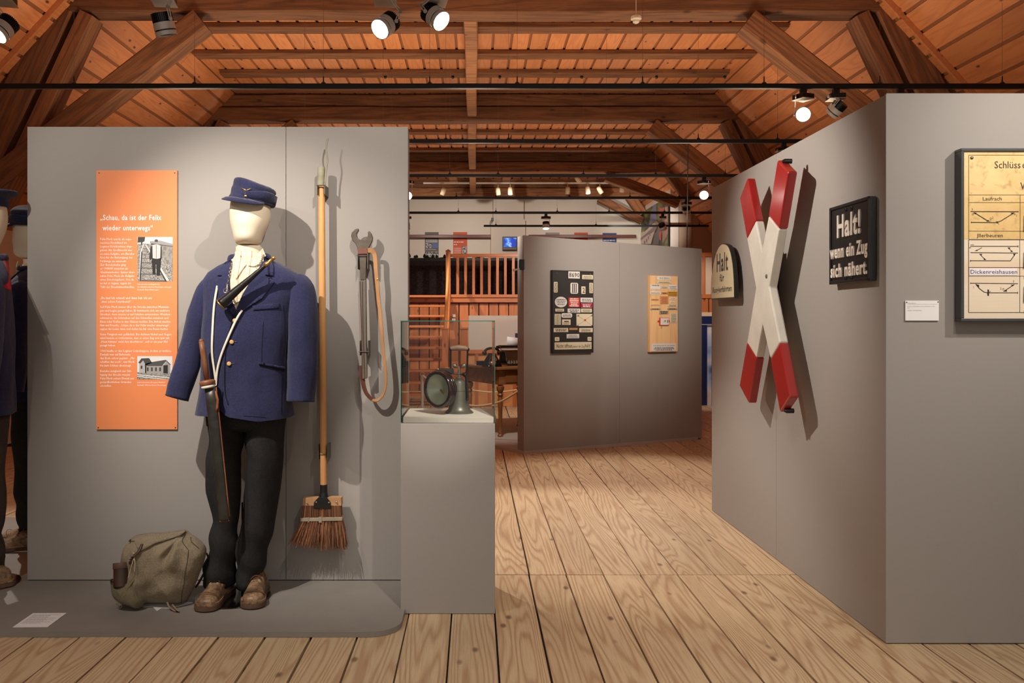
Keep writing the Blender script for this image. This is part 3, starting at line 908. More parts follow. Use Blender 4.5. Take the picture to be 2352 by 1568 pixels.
    # shoes
    for (sx, sy, a0) in ((-.102, -.052, -.10), (.067, -.015, .08)):
        up = [(.130, .020, .060, .078), (.120, .030, .085, .066), (.08, .037, .105, .060), (.03, .036, .115, .058), (-.02, .035, .108, .056), (-.05, .039, .090, .054), (-.08, .045, .072, .052), (-.11, .048, .062, .050), (-.135, .045, .056, .048), (-.152, .034, .048, .045), (-.162, .015, .038, .040)]
        m = MB(); rs = []
        for (y, hw, hh, _) in up:
            rg = []
            for k in range(20):
                t = 2 * pi * k / 20; c_, s_ = cos(t), sin(t)
                rg.append(Vector((hw * math.copysign(abs(c_) ** .8, c_), y, .03 + max(0, s_) ** .85 * (hh - .03) if s_ > 0 else .024)))
            rs.append(rg)
        m.rings(rs)
        rot = (0, 0, a0)
        lo = (sx, sy, .006)
        s1 = obj('shoe', m, SHOE, root, smooth=2, sub=1, loc=lo, rot=rot)
        ol = [(.0, .142), (.030, .135), (.040, .10), (.038, .04), (.040, -.02), (.050, -.07), (.056, -.11), (.050, -.145), (.030, -.166), (0, -.174), (-.030, -.166), (-.050, -.145), (-.056, -.11), (-.050, -.07), (-.040, -.02), (-.038, .04), (-.040, .10), (-.030, .135)]
        m = MB(); m.slab(smooth_poly(ol, 3), 0.0, .018); obj('sole', m, SOLE, s1, bevel=.003)
        m = MB(); m.slab([p * .97 for p in smooth_poly(ol, 3)], .019, .029); obj('welt', m, SHOE, s1, bevel=.003)
        m = MB(); m.rings([[(c_ * .046, -.105 - .02 * s_ if s_ > 0 else -.105, .034 + abs(s_) * .030 + .004) for (c_, s_) in [(cos(t), sin(t)) for t in [pi * i / 12 for i in range(13)]]],
                           [(c_ * .0462, -.108 - .02 * s_, .034 + abs(s_) * .030 + .0045) for (c_, s_) in [(cos(t), sin(t)) for t in [pi * i / 12 for i in range(13)]]]], cap=False, closed=False)
        obj('toe_cap_seam', m, SOLE, s1, solid=.002)
        for sd in (-1, 1):
            m = MB(); m.rings([[Vector((sd * (.010 + .026 * u), -.055 + .02 * v * (1 - u) + .075 * v, .104 - .038 * u * u + .012 * v - .018 * (1 - v))) for v in (0, .5, 1)] for u in (0, .35, .7, 1)], cap=False, closed=False)
            obj('eyelet_flap', m, SHOE, s1, smooth=2, solid=.004)
        for j, yy in enumerate((-.045, -.02, .008)):
            m = MB(); m.tube(smooth_path([(-.024, yy, .090 + j * .010), (-.008, yy - .004, .107 + j * .008), (.01, yy + .002, .107 + j * .008), (.024, yy + .004, .090 + j * .010)], 4), .0026, 6)
            obj('lace', m, plain('brown_lace', (104, 56, 40), .8), s1, smooth=2)
    # stand
    m = MB(); m.lathe([(.001, .0), (.168, .0), (.170, .002), (.168, .005), (.06, .0058), (.001, .006)], 64, (X_(536), -.005, .0005)); 
    obj('base_disc', m, plain('disc_%d' % disc[0], disc, .12, coat=.6), root, smooth=True, label='polished round base disc')
    m = MB(); m.cyl((X_(549), .06, .006), (X_(549), .06, .42), .006); obj('stand_pole', m, plain('chrome', (200, 196, 190), .15, metal=1), root, smooth=2)
    # cap
    if cap == 'field':
        B = Matrix.Translation(Vector((X_(579), .0, Z_(462)))) @ Matrix.Rotation(radians(11), 4, 'Y')
        fr_ = []
        for (h, rx, ry) in [(-.012, .101, .112), (-.004, .104, .114), (.008, .103, .113), (.012, .099, .110), (.03, .099, .110), (.045, .098, .108), (.05, .094, .105), (.062, .096, .107), (.074, .094, .104), (.082, .084, .094), (.086, .066, .076), (.083, .04, .045), (.083, .004, .004)]:
            rg = ring(0, 0, rx, ry, h, 48, 2.1); o_ = []
            for p in rg:
                f = noise.noise(Vector((p.x * 22, p.y * 22, p.z * 34))) * .006
                hh = p.z + (-.012 * (p.x / .1) * (h > .05)) + noise.noise(Vector((p.x * 14, p.y * 14, 4))) * .004
                o_.append(B @ Vector((p.x * (1 + f * 8), p.y * (1 + f * 8), hh)))
            fr_.append(o_)
        m = MB(); m.rings(fr_); cp = obj('cap', m, CAPC, root, smooth=2, sub=1)
        # folded side flap line and visor
        m = MB(); pts = []
        a1, a2 = radians(188), radians(318)
        inner = []; outer = []
        for i in range(19):
            t = i / 18; a = a1 + (a2 - a1) * t; ext = sin(pi * t) ** .6 * .046
            inner.append(B @ Vector((.100 * cos(a), .110 * sin(a), -.004)))
            outer.append(B @ Vector(((.104 + ext) * cos(a), (.113 + ext) * sin(a), -.008 - ext * .45)))
        m.rings([inner, [a.lerp(b, .5) + Vector((0, 0, .004)) for a, b in zip(inner, outer)], outer], cap=False, closed=False)
        obj('visor', m, CAPC, cp, smooth=2, solid=.004)
        m = MB()
        fl = []
        for z_, o2 in ((.010, .003), (.034, .005), (.036, .002)):
            row = []
            for i in range(25):
                a = radians(262) + (radians(470) - radians(262)) * i / 24
                zz = z_ * (1 - .1 * sin(i * .7)) - (.012 * (i / 24)) - .004 + (.02 if z_ > .03 else 0) * sin(pi * i / 24)
                row.append(B @ Vector(((.101 + o2) * cos(a), (.111 + o2) * sin(a), zz)))
            fl.append(row)
        m.rings(fl, cap=False, closed=False); obj('ear_flap', m, CAPC, cp, smooth=2, solid=.003)
        if main:
            CS = Surf(MB().add([v for r_ in fr_ for v in r_], []) if False else (lambda q: (q.rings(fr_), q)[1])(MB()), MO)
            for (bx, by) in ((564.3, 443.5), (563.8, 450)):
                c = CS.hit(bx, by, .003)
                m = MB(); m.ball(c, .0070, 14, (1, .5, .8)); obj('cap_button', m, BRASS, cp, smooth=2)
            m = MB()
            for q in ([(554.3, 431.6), (558, 433.5), (562, 435.3), (566.3, 437.6)], [(566.3, 437.6), (569, 435.8), (573, 434.3), (577, 433.2)]):
                m.tube([CS.hit(a, b, .006) for (a, b) in q], [.0013, .0024, .0026, .002] if q[0][0] < 560 else [.002, .0026, .0024, .0013], 6)
            obj('cap_badge', m, BRASS, cp, smooth=2)
    else:
        B = Matrix.Translation(Vector((X_(575), .0, Z_(462)))) @ Matrix.Rotation(radians(4), 4, 'X')
        rg = [ring(0, 0, a, b, h, 40, 2.0) for (h, a, b) in [(-.012, .1, .108), (.02, .1, .108), (.032, .108, .116), (.046, .136, .146), (.054, .142, .152), (.062, .136, .146), (.068, .1, .11), (.068, .01, .01)]]
        m = MB(); m.rings([[B @ p for p in r_] for r_ in rg]); cp = obj('cap', m, CAPC, root, smooth=2)
        inner = []; outer = []
        for i in range(19):
            t = i / 18; a = pi + pi * t; ext = sin(pi * t) ** .7 * .06
            inner.append(B @ Vector((.100 * cos(a), .108 * sin(a), -.002))); outer.append(B @ Vector(((.1 + ext) * cos(a), (.11 + ext) * sin(a), -.005 - ext * .6)))
        m = MB(); m.rings([inner, outer], cap=False, closed=False); obj('visor', m, BLACK, cp, smooth=2, solid=.003)
    if sash:
        m = S_.patch([(612, 584), (634, 600), (655, 640), (668, 700), (645, 735), (622, 700), (622, 640)], .014)
        obj('sash', m, RED, root, smooth=2, solid=.006, label='red cloth sash')
        m = MB(); m.rings([[Vector((X_(600 + 84 * u), (.1 - .24 * v), Z_(596 + 70 * u) + .035 * sin(pi * v))) for v in (0, .25, .5, .75, 1)] for u in (0, .5, 1)], cap=False, closed=False)
        obj('sash_back', m, RED, root, smooth=2, solid=.005, label='red cloth sash over the shoulder')
    return root, S_
man, JS = mannequin(MO, 0, 'headless-faced mannequin in navy jacket, black trousers and brown boots before the left wall', NAVYC, TROU, main=True)
man['label'] = 'mannequin in blue jacket and black trousers beside the backpack'
mannequin((-2.335, 4.14, PT), radians(-58), 'mannequin with red sash and peaked cap, cut by the picture edge', NAVYC, TROUB, cap='peaked', sash=True, disc=(38, 26, 20))
mannequin((-2.46, 4.87, PT), radians(-80), 'dark-clad mannequin on a white disc, half hidden behind the left wall', NAVYD, TROU, disc=(226, 220, 210))

# ------------------------------------------------------------------ horn with chain
LEATH = plain('black_leather_horn', (22, 20, 18), .32, bump=.5, bscale=60, coat=.3)
hb = Vector(P(507, 699, 3.80)); hm = Vector(P(631, 590, 3.80))
horn = thing('signal_horn', 'black signal horn with brass mouthpiece hanging across the mannequin chest', 'horn', hb)
ax = (hm - hb); Lh = ax.length; q = ax.normalized().to_track_quat('Z', 'Y').to_matrix()
m = MB(); m.lathe([(.020, .004), (.0245, .0), (.0235, .012), (.0205, .05), (.0165, .11), (.0125, .17), (.0098, .225), (.0085, Lh - .055)], 28, (0, 0, 0), q, cap=False); obj('tube', m, LEATH, horn, smooth=2)
m = MB(); m.lathe([(.0185, .006), (.0255, -.001), (.0262, .001), (.0255, .004), (.022, .006)], 28, (0, 0, 0), q, cap=False); obj('bell_rim', m, BRASS, horn, smooth=2)
m = MB(); m.lathe([(.0001, .03), (.019, .008)], 20, (0, 0, 0), q, cap=False); obj('bell_mouth', m, LINING, horn)
m = MB(); m.lathe([(.0098, Lh - .058), (.0098, Lh - .040), (.0075, Lh - .038), (.0072, Lh - .012), (.0085, Lh - .010), (.0085, Lh - .002), (.005, Lh)], 20, (0, 0, 0), q); obj('mouthpiece', m, BRASS, horn, smooth=2)
CH = plain('steel_chain', (188, 180, 166), .3, metal=.9)
def chain(pts, r, parent, step=.009):
    m = MB(); L = 0; k = 0; pts = [Vector(p) for p in pts]
    segs = []
    for a, b in zip(pts[:-1], pts[1:]):
        n = max(1, int((b - a).length / step))
        for i in range(n): segs.append((a.lerp(b, i / n), (b - a).normalized()))
    for i, (c, d) in enumerate(segs):
        u = d.orthogonal().normalized() if i % 2 else d.cross(d.orthogonal()).normalized()
        rg = [c + d * (cos(2 * pi * j / 8) * r * 1.7) + u * (sin(2 * pi * j / 8) * r) for j in range(8)]
        m.tube(rg, r * .34, 4, closed=True)
    return obj('chain', m, CH, parent)
cpts = [JS.hit(x_, y_, .012) + MO - hb for (x_, y_) in ((520, 664), (522, 650), (527, 632), (531, 612), (534, 598))]
cpts[0] = Vector(P(521, 668, 3.80)) - hb
chain(cpts, .0042, horn)
c2 = [Vector(P(x_, y_, yy)) - hb for (x_, y_, yy) in ((606, 583, 3.93), (604, 592, 3.88), (598, 604, 3.83), (590, 612, 3.80), (588, 620, 3.80))]
chain(c2, .0042, horn)
m = MB(); m.tube([Vector(P(518 + 5 * cos(t), 667 + 5 * sin(t), 3.80)) - hb for t in [i * pi / 6 for i in range(12)]], .0012, 5, closed=True); obj('ring', m, CH, horn)

# ------------------------------------------------------------------ flag sheath hanging on a white tape
CORD = plain('white_tape', (232, 224, 206), .9)
sb = P(496, 886, 3.80)
sheath = thing('flag_sheath', 'long black leather flag sheath with wooden handle, hung on white tape', 'sheath', sb)
def sp(px, py, yy=3.80): return P(px, py, yy) - sb
OLDL = plain('scuffed_black_leather', (50, 47, 42), .38, bump=.6, bscale=45, var=.45)
RUST = plain('rusty_edge', (150, 86, 50), .8, var=.3)
STICK = wood('brown_stick', (150, 98, 66), (96, 58, 36), (30, 18, 12), along=2, rings=2, stretch=4, rough=.5, grain=.3, knots=.9, var=.2, fine=.5)
m = MB(); m.tube([sp(462.5, 784), sp(466, 806), sp(470, 830), sp(476, 872)], [.0105, .0125, .0130, .0125], 16); m.ball(sp(462.3, 783), .0108, 14); obj('handle', m, STICK, sheath, smooth=2)
m = MB(); d = (sp(476, 872) - sp(462, 784)).normalized(); q = d.to_track_quat('Z', 'Y').to_matrix()
m.lathe([(.012, -.002), (.030, 0), (.034, .006), (.034, .014), (.030, .022), (.012, .024)], 24, sp(475.5, 873), q); obj('collar', m, STICK, sheath, smooth=2, bevel=.001)
m = MB(); m.lathe([(.026, .0), (.030, .003), (.030, .011), (.026, .013)], 24, sp(478, 884), q); obj('tape_ring', m, CORD, sheath, smooth=2)
m = MB()
a0, a1 = sp(483, 890), sp(516, 1196)
dd = (a1 - a0).normalized(); sd = Vector((dd.z, 0, -dd.x)) * -1
def sect(p, w_, t_): return [p + sd * (w_ * cos(t)) + Vector((0, 1, 0)) * (t_ * sin(t)) for t in [i * pi / 8 for i in range(16)]]
m.rings([sect(a0.lerp(a1, f), w_, t_) for f, w_, t_ in ((0, .0255, .016), (.1, .0255, .014), (.3, .0245, .012), (.6, .0235, .010), (.9, .0215, .009), (.985, .0215, .008), (1, .019, .006))])
obj('sheath', m, OLDL, sheath, smooth=2)
m = MB(); m.tube([a0.lerp(a1, f) + sd * (.0262 - .003 * f) for f in (0, .2, .4, .6, .8, .97)], .0030, 6); m.tube([a0.lerp(a1, 1) + sd * u for u in (-.022, 0, .02)], .003, 6); obj('edge_seam', m, RUST, sheath, smooth=2)
m = MB(); m.tube([sp(494, 898, 3.795), sp(500, 918, 3.79), sp(499, 935, 3.79), sp(494, 945, 3.795)], .003, 6, flat=2.4); obj('side_loop', m, RUST, sheath, smooth=2)
def tape(pts, wd=.0048):
    path = smooth_path([(p[0], p[1], 0) for p in pts], 8); q3 = []
    for p in path:
        h = JS.hit(p.x, p.y, .012) + MO - sb; q3.append(h)
    m = MB(); n = len(q3); rs = []
    for i, c in enumerate(q3):
        d = (q3[min(i + 1, n - 1)] - q3[max(i - 1, 0)]).normalized(); s_ = d.cross(Vector((0, 1, 0))).normalized()
        rs.append([c - s_ * wd, c + s_ * wd])
    m.rings(rs, cap=False, closed=False); return m
obj('tape', tape([(499, 656), (492, 700), (488, 760), (487, 810), (492, 850), (496, 880)]), CORD, sheath, smooth=2, solid=.0012)
obj('tape', tape([(556, 712), (543, 733), (526, 770), (508, 815), (499, 850), (496, 880)]), CORD, sheath, smooth=2, solid=.0012)
m = MB(); m.tube([sp(490, 888), sp(497, 884), sp(497, 874)], .003, 6); obj('knot', m, CORD, sheath)
# ------------------------------------------------------------------ backpack with brown tin
CANVAS = cloth('olive_canvas', (142, 128, 106), .72, 330, folds=.8, sheen=.1, speck=.22)
CANVAS2 = cloth('olive_canvas_pocket', (126, 116, 92), .72, 330, folds=.8, sheen=.1, speck=.22)
STRAP = plain('dark_brown_leather', (74, 46, 32), .5, var=.3)
YB = 3.89
BO = P(366, 1384, YB); BO.z = PT
def bz(pts): return [(230 + a / 7.126, 1200 + b / 7.126) for a, b in pts]
def bl(p, y=YB): q = P(p[0], p[1], y) - BO; return (q.x, max(q.z, .003))
out = bz([(330, 620), (360, 480), (400, 370), (480, 290), (600, 205), (800, 172), (1000, 170), (1200, 150), (1330, 125), (1400, 112), (1480, 175), (1600, 255), (1700, 350), (1742, 440), (1735, 540), (1690, 700), (1620, 880), (1550, 1060), (1480, 1210), (1410, 1300), (1300, 1330), (1100, 1320), (900, 1335), (700, 1340), (500, 1320), (330, 1240), (250, 1120), (225, 960), (260, 780)])
ol = smooth_poly([bl(p) for p in out], 4)
cx, cz = bl((230 + 1000 / 7.126, 1200 + 760 / 7.126))
def bagbump(x, z):
    f = noise.noise(Vector((x * 9, 2, z * 9))) * .024 + noise.noise(Vector((x * 20 + 4, 2, z * 16))) * .014
    # pleats near the top right, gathered under the flap
    u = (x - bl((420, 1225))[0]); v = (z - bl((420, 1225))[1])
    r = sqrt(u * u + v * v)
    f += .016 * sin(atan2(v, u) * 9 + 1) * math.exp(-((r - .07) / .045) ** 2)
    return f
bag = thing('backpack', 'olive canvas backpack lying on the grey platform beside the brown boots', 'backpack', BO)
bm = puff(ol, -.0 + .115, .11, (cx, cz), nr=12, exp=.55, bumpf=bagbump)
bm.v = [(x, y, max(z, .002)) for (x, y, z) in bm.v]
obj('bag_body', bm, CANVAS, bag, smooth=2, sub=1)
BS = Surf(bm, BO)
fl = bz([(455, 305), (600, 208), (800, 175), (1000, 172), (1200, 152), (1398, 120), (1390, 150), (1330, 190), (1180, 250), (1050, 285), (900, 330), (800, 385), (650, 455), (600, 400), (575, 345), (560, 300)])
obj('flap', BS.patch(fl, .007, 4), CANVAS, bag, smooth=2, solid=.006)
obj('flap_edge', BS.line(bz([(1395, 135), (1330, 190), (1180, 250), (1050, 288), (900, 333), (800, 388), (655, 458)]), .0022, .010), CANVAS2, bag, smooth=2)
for q in ([(1445, 440), (1430, 600), (1390, 830), (1370, 1000), (1340, 1150), (1330, 1320)], [(1430, 430), (1370, 350), (1345, 280), (1400, 180)], [(1480, 230), (1490, 300), (1560, 370), (1620, 420)]):
    obj('seam', BS.line(bz(q), .0013, .001), plain('dark_canvas_seam', (74, 64, 48), .9), bag, smooth=2)
po = bz([(205, 880), (215, 965), (330, 1000), (480, 930), (560, 860), (690, 790), (655, 870), (665, 980), (710, 1090), (775, 1250), (735, 1340), (680, 1380), (590, 1350), (430, 1290), (300, 1225), (232, 1110)])
pl_ = smooth_poly([bl(p, 3.83) for p in po], 3)
pcx, pcz = bl((230 + 480 / 7.126, 1200 + 1120 / 7.126), 3.83)
pm = puff(pl_, .05, .05, (pcx, pcz), nr=7, exp=.6, y0=-.085, bumpf=lambda x, z: noise.noise(Vector((x * 24, 7, z * 20))) * .010)
pm.v = [(x, y, max(z, .002)) for (x, y, z) in pm.v]
pk = obj('side_pocket', pm, CANVAS2, bag, smooth=2, sub=1)
PS = Surf(pm, BO)
obj('pocket_rim', PS.line(bz([(207, 950), (330, 1000), (480, 935), (560, 865), (690, 795)]), .003, .002), CANVAS, pk, smooth=2)
obj('pocket_seam', PS.line(bz([(650, 860), (665, 980), (710, 1090), (770, 1240)]), .0015, .002), CANVAS, pk, smooth=2)
obj('pocket_seam', PS.line(bz([(560, 1130), (600, 1230), (670, 1370)]), .0015, .002), CANVAS, pk, smooth=2)
obj('closing_strap', BS.line(bz([(685, 350), (655, 420), (620, 480), (560, 540), (500, 610), (480, 680)]), .0065, .014, flat=.4), STRAP, bag, smooth=2)
m = MB()
for (a, b) in ((545, 520), (480, 600)):
    c = BS.hit(230 + a / 7.126, 1200 + b / 7.126, .02); m.tube([c + Vector((.009 * cos(t), -.002, .007 * sin(t))) for t in [i * pi / 5 for i in range(10)]], .0012, 5, closed=True)
obj('buckle', m, CH, bag, smooth=2)
STR = plain('cream_string', (226, 206, 168), .9)
m = MB()
def wf(a, b, y=3.76): return P(230 + a / 7.126, 1200 + b / 7.126, y) - BO
m.tube(smooth_path([wf(560, 560, 3.775), wf(520, 680), wf(490, 790), wf(455, 910)]), .0014, 5)
m.tube(smooth_path([wf(555, 560, 3.775), wf(572, 680), wf(562, 800)]), .0014, 5)
m.ball(wf(548, 565, 3.775), .005, 8, (1.3, 1, .8)); obj('string', m, STR, bag, smooth=2)
m = MB(); m.tube(smooth_path([wf(1100, 1300, 3.8), wf(1130, 1370, 3.79), wf(1200, 1430, 3.775), wf(1270, 1480, 3.765), wf(1290, 1470, 3.765), wf(1230, 1400, 3.785), wf(1180, 1340, 3.80)]), .0045, 6, flat=.6); 
m.v = [(x, y, max(z, .004)) for x, y, z in m.v]; obj('loose_strap', m, plain('pale_worn_leather', (150, 124, 96), .7, var=.3), bag, smooth=2)
m = MB()
for k in range(4):
    c = wf(300 + (k % 2) * 22, 1290 + k * 26, 3.80); c.z = max(c.z, .006)
    m.tube([c + Vector((.009 * cos(t), 0, .008 * sin(t))) for t in [i * pi / 5 for i in range(10)]], .0016, 5, closed=True)
m.v = [(x, y, max(z, .002)) for x, y, z in m.v]; obj('buckle', m, CH, bag, smooth=2)
m = MB(); m.tube(smooth_path([wf(1745, 500, 3.93), wf(1772, 600, 3.94), wf(1750, 720, 3.94), wf(1640, 940, 3.95), wf(1560, 1060, 3.95)]), .006, 6, flat=.5); obj('shoulder_strap', m, STRAP, bag, smooth=2)
PAPER = plain('white_tissue_paper', (226, 220, 216), .5)
m = MB(); pts = [(560, 1345), (720, 1375), (860, 1365), (930, 1440), (1010, 1390), (1150, 1390), (1400, 1330), (1525, 1300), (1480, 1290), (1300, 1290), (700, 1290)]
vv = []
for i, (a, b) in enumerate(pts):
    q = camray(230 + a / 7.126, 1200 + b / 7.126); t = (PT + .004 - H) / q.z; w_ = Vector((0, 0, H)) + q * t
    vv.append((w_.x, w_.y))
m.slab(vv, PT + .001, PT + .0025)
tag(obj('tissue_paper', m, PAPER), 'crumpled white tissue paper poking out under the backpack', 'paper')
tin_o = P(230 + 352 / 7.126, 1200 + 1010 / 7.126, 3.80)
tin = thing('tin_canister', 'dark brown round canister with lid standing in the backpack pocket', 'canister', tin_o)
TIN = plain('dark_brown_lacquer', (62, 40, 30), .45, var=.3); LID = plain('brown_lid', (92, 64, 54), .55)
q = Vector((-.10, .28, 1)).normalized().to_track_quat('Z', 'Y').to_matrix()
m = MB(); m.lathe([(.034, -.01), (.0345, .065), (.0345, .072)], 28, (0, 0, 0), q); obj('can_body', m, TIN, tin, smooth=True)
m = MB(); m.lathe([(.0365, .066), (.0375, .068), (.0375, .090), (.0365, .092), (.0, .092)], 32, (0, 0, 0), q); obj('lid', m, LID, tin, smooth=True)
lb = MB(); lb.rings([[q @ Vector((.0352 * cos(a), .0352 * sin(a), z_)) for a in [radians(195 + 8 * i) for i in range(8)]] for z_ in (.012, .026)], cap=False, closed=False)
lo_ = obj('paper_label', lb, WHITE, tin)
lb = MB(); lb.rings([[q @ Vector((.0356 * cos(a), .0356 * sin(a), z_)) for a in [radians(205 + 7 * i) for i in range(6)]] for z_ in (.016, .021)], cap=False, closed=False)
obj('label_print', lb, plain('grey_print', (120, 112, 110), .8), lo_)

# ------------------------------------------------------------------ broom on the wall
YW = 4.229
BRM = P(742, 1150, 4.15)
broom = thing('broom', 'long-handled besom of brown twigs hanging upright on the left wall', 'broom', BRM)
def br(px, py, y=4.15): return P(px, py, y) - BRM
HND = wood('broom_handle_wood', (222, 164, 102), (176, 112, 60), (60, 34, 20), along=2, rings=2, stretch=14, rough=.4, grain=.3, knots=.35, var=.12, fine=.3)
m = MB(); m.tube([br(738.5, 425), br(739.5, 600), br(741, 800), br(742.5, 1000), br(743.5, 1118)], [.0158, .0165, .0165, .0162, .0155], 20); obj('handle', m, HND, broom, smooth=True)
TAPE = plain('grey_green_sleeve', (150, 146, 122), .6, var=.35, bump=.3, bscale=80)
m = MB(); m.tube([br(738, 384), br(738, 388), br(737.5, 427)], [.0165, .0182, .0182], 20); obj('sleeve', m, TAPE, broom, smooth=True)
m = MB(); m.tube(smooth_path([br(746, 430, 4.13), br(748, 400, 4.13), br(752, 368, 4.13), br(749, 342, 4.13), br(753, 318, 4.13)]), .0040, 8); obj('hook_wire', m, TAPE, broom, smooth=2)
HARD = plain('black_wall_bracket', (26, 24, 24), .4); BKT = plain('grey_wall_bracket', (104, 98, 90), .4, metal=.4)
m = MB()
m.bb(br(729.5, 430).x, br(731.5, 430).x, -.03, .076, br(0, 448).z, br(0, 426).z); m.bb(br(747, 430).x, br(748.6, 430).x, -.03, .076, br(0, 448).z, br(0, 426).z)
m.tube([br(730, 428) + Vector((0, -.03, 0)), br(748, 428) + Vector((0, -.03, 0))], .003, 6)
obj('wall_bracket', m, BKT, broom); m = MB()
for s_ in (-1, 1): m.bb(br(743 + s_ * 10.2, 0).x - .001, br(743 + s_ * 10.2, 0).x + .001, -.02, .076, br(0, 1054).z, br(0, 1020).z)
m.tube([br(743, 1042) + Vector((.0185 * cos(t), .0185 * sin(t), 0)) for t in [i * pi / 8 for i in range(16)]], .0022, 6, closed=True)
obj('wall_bracket', m, BKT, broom)
IRON = plain('black_iron', (34, 32, 31), .45, metal=.3, bump=.4, bscale=60)
m = MB(); m.tube([br(743.5, 1112), br(743.5, 1130), br(743.5, 1140)], [.0175, .0178, .022], 16)
m.prism([(-.018, .022 + 0), (.022, .022), (.040, -.0), (.042, -.030), (-.040, -.030), (-.038, 0)], -.030, .02)
obj('ferrule', m, IRON, broom, bevel=.002)
m = MB(); m.prism([(br(697, 0).x, br(0, 1159).z), (br(697.5, 0).x, br(0, 1141).z), (br(785, 0).x, br(0, 1141).z), (br(786, 0).x, br(0, 1159).z)], -.024, .03)
obj('head_block', m, wood('pale_broom_block', (214, 168, 122), (160, 110, 70), (90, 60, 40), along=0, rings=2, stretch=8, rough=.6, var=.2), broom, bevel=.002)
m = MB()
for (a, b) in ((729, 1150), (758, 1151), (708, 1152), (775, 1150)):
    m.ball(br(a, b) + Vector((0, -.031, 0)), .0045, 10, (1, .5, 1))
obj('rivet', m, plain('worn_rivet', (190, 170, 140), .35, metal=.8), broom, smooth=2)
TW = plain('brown_twigs', (128, 84, 60), .75, var=.35); TW2 = plain('light_twigs', (176, 122, 84), .75, var=.3)
for nm_, mt, cnt in (('bristles', TW, 620), ('bristles', TW2, 330)):
    m = MB(); rr = random.Random(5 + cnt)
    for i in range(cnt):
        u = rr.uniform(-1, 1); v = rr.uniform(-1, 1)
        top = Vector((br(741, 0).x + u * .088, v * .024 - .002, br(0, 1158).z))
        mid = Vector((br(741, 0).x + u * .093, v * .026 - .002, br(0, 1190).z))
        sp_ = u * 1.0 + rr.gauss(0, .06)
        xb = br(738, 0).x + (.118 * sp_ if sp_ > 0 else .138 * sp_)
        zb = br(0, 1258).z + rr.uniform(-.004, .022) + (.02 * abs(u) if u < 0 else 0)
        bot = Vector((xb, v * .045 - .004 + rr.gauss(0, .004), zb))
        mm = mid.lerp(bot, .5) + Vector((rr.gauss(0, .003), rr.gauss(0, .002), 0))
        r0 = rr.uniform(.0010, .0018)
        m.tube([top, mid, mm, bot], [r0, r0, r0 * .9, r0 * .5], 4, cap=False)
    o = obj(nm_, m, mt, broom, norm=False); o['kind'] = 'stuff'
m = MB(); m.prism([(br(693, 0).x, br(0, 1194).z), (br(693, 0).x, br(0, 1186).z), (br(788, 0).x, br(0, 1184).z), (br(788, 0).x, br(0, 1192).z)], -.032, .030)
obj('binding_band', m, plain('pale_tin_band', (184, 168, 146), .45, metal=.5, var=.2), broom, bevel=.001)
m = MB(); m.bb(br(735, 0).x, br(742, 0).x, -.035, -.030, br(0, 1196).z, br(0, 1183).z); m.bb(br(711, 0).x, br(713, 0).x, -.034, -.03, br(0, 1196).z, br(0, 1184).z); obj('band_clip', m, plain('pale_tin_band', (0, 0, 0)), broom)

# ------------------------------------------------------------------ wrench in a leather strap
WRO = P(838, 740, 4.165)
wr = thing('track_wrench', 'large open-ended track wrench with tan leather strap loop on the left wall', 'wrench', WRO)
def wp(a, b, y=4.165): return P(660 + a / 2.411, 300 + b / 2.411, y) - WRO
STEEL = plain('dark_forged_steel', (96, 86, 76), .45, metal=.6, bump=.35, bscale=50, var=.25)
jaw = [(388, 648), (380, 628), (362, 610), (355, 585), (358, 562), (372, 548), (395, 542), (397, 552), (385, 572), (388, 592), (402, 605), (425, 607), (442, 598), (448, 578), (447, 562), (455, 556), (468, 572), (474, 592), (472, 612), (462, 632), (452, 650), (448, 664), (390, 664)]
m = MB(); m.prism([(wp(a, b).x, wp(a, b).z) for a, b in jaw], -.012, .012); obj('jaw', m, STEEL, wr, bevel=.003)
m = MB(); m.prism([(wp(a, b).x, wp(a, b).z) for a, b in ((400, 650), (446, 650), (440, 700), (436, 828), (404, 828), (400, 700))], -.009, .009); obj('shank', m, STEEL, wr, bevel=.003)
LTH = plain('grey_brown_leather_grip', (104, 94, 84), .6, bump=.4, bscale=90, var=.15)
m = MB(); m.prism([(wp(a, b).x, wp(a, b).z) for a, b in ((401, 832), (437, 826), (443, 1370), (415, 1376), (410, 1100))], -.013, .012); obj('leather_grip', m, LTH, wr, bevel=.003)
m = MB(); m.tube([wp(415, 835, 4.15), wp(418, 1100, 4.15), wp(428, 1372, 4.15)], .0016, 5); m.tube([wp(402, 832, 4.151), wp(411, 1100, 4.151), wp(414, 1372, 4.151)], .0016, 5); obj('grip_stitching', m, plain('dark_rust_stitching', (92, 62, 46), .8), wr)
BRL = plain('reddish_leather_collar', (112, 64, 50), .5, var=.4)
m = MB(); m.prism([(wp(a, b).x, wp(a, b).z) for a, b in ((391, 652), (445, 650), (449, 684), (394, 686))], -.018, .016); obj('collar', m, BRL, wr, bevel=.003)
TAN = plain('tan_leather_strap', (196, 144, 100), .6, var=.15)
def strap(pts, wd, mat, nm, twist):
    m = MB(); n_ = len(pts); q = smooth_path([wp(a, b, y) for a, b, y in pts], 6); N = len(q); rs = []
    for i, c in enumerate(q):
        d = (q[min(i + 1, N - 1)] - q[max(i - 1, 0)]).normalized()
        a = twist[0] + (twist[1] - twist[0]) * i / (N - 1)
        s_ = d.cross(Vector((0, 1, 0))).normalized(); s2 = s_ * cos(a) + d.cross(s_) * sin(a)
        th = d.cross(s2) * .0018
        rs.append([c - s2 * wd - th, c + s2 * wd - th, c + s2 * wd + th, c - s2 * wd + th])
    m.rings(rs); return obj(nm, m, mat, wr, smooth=True)
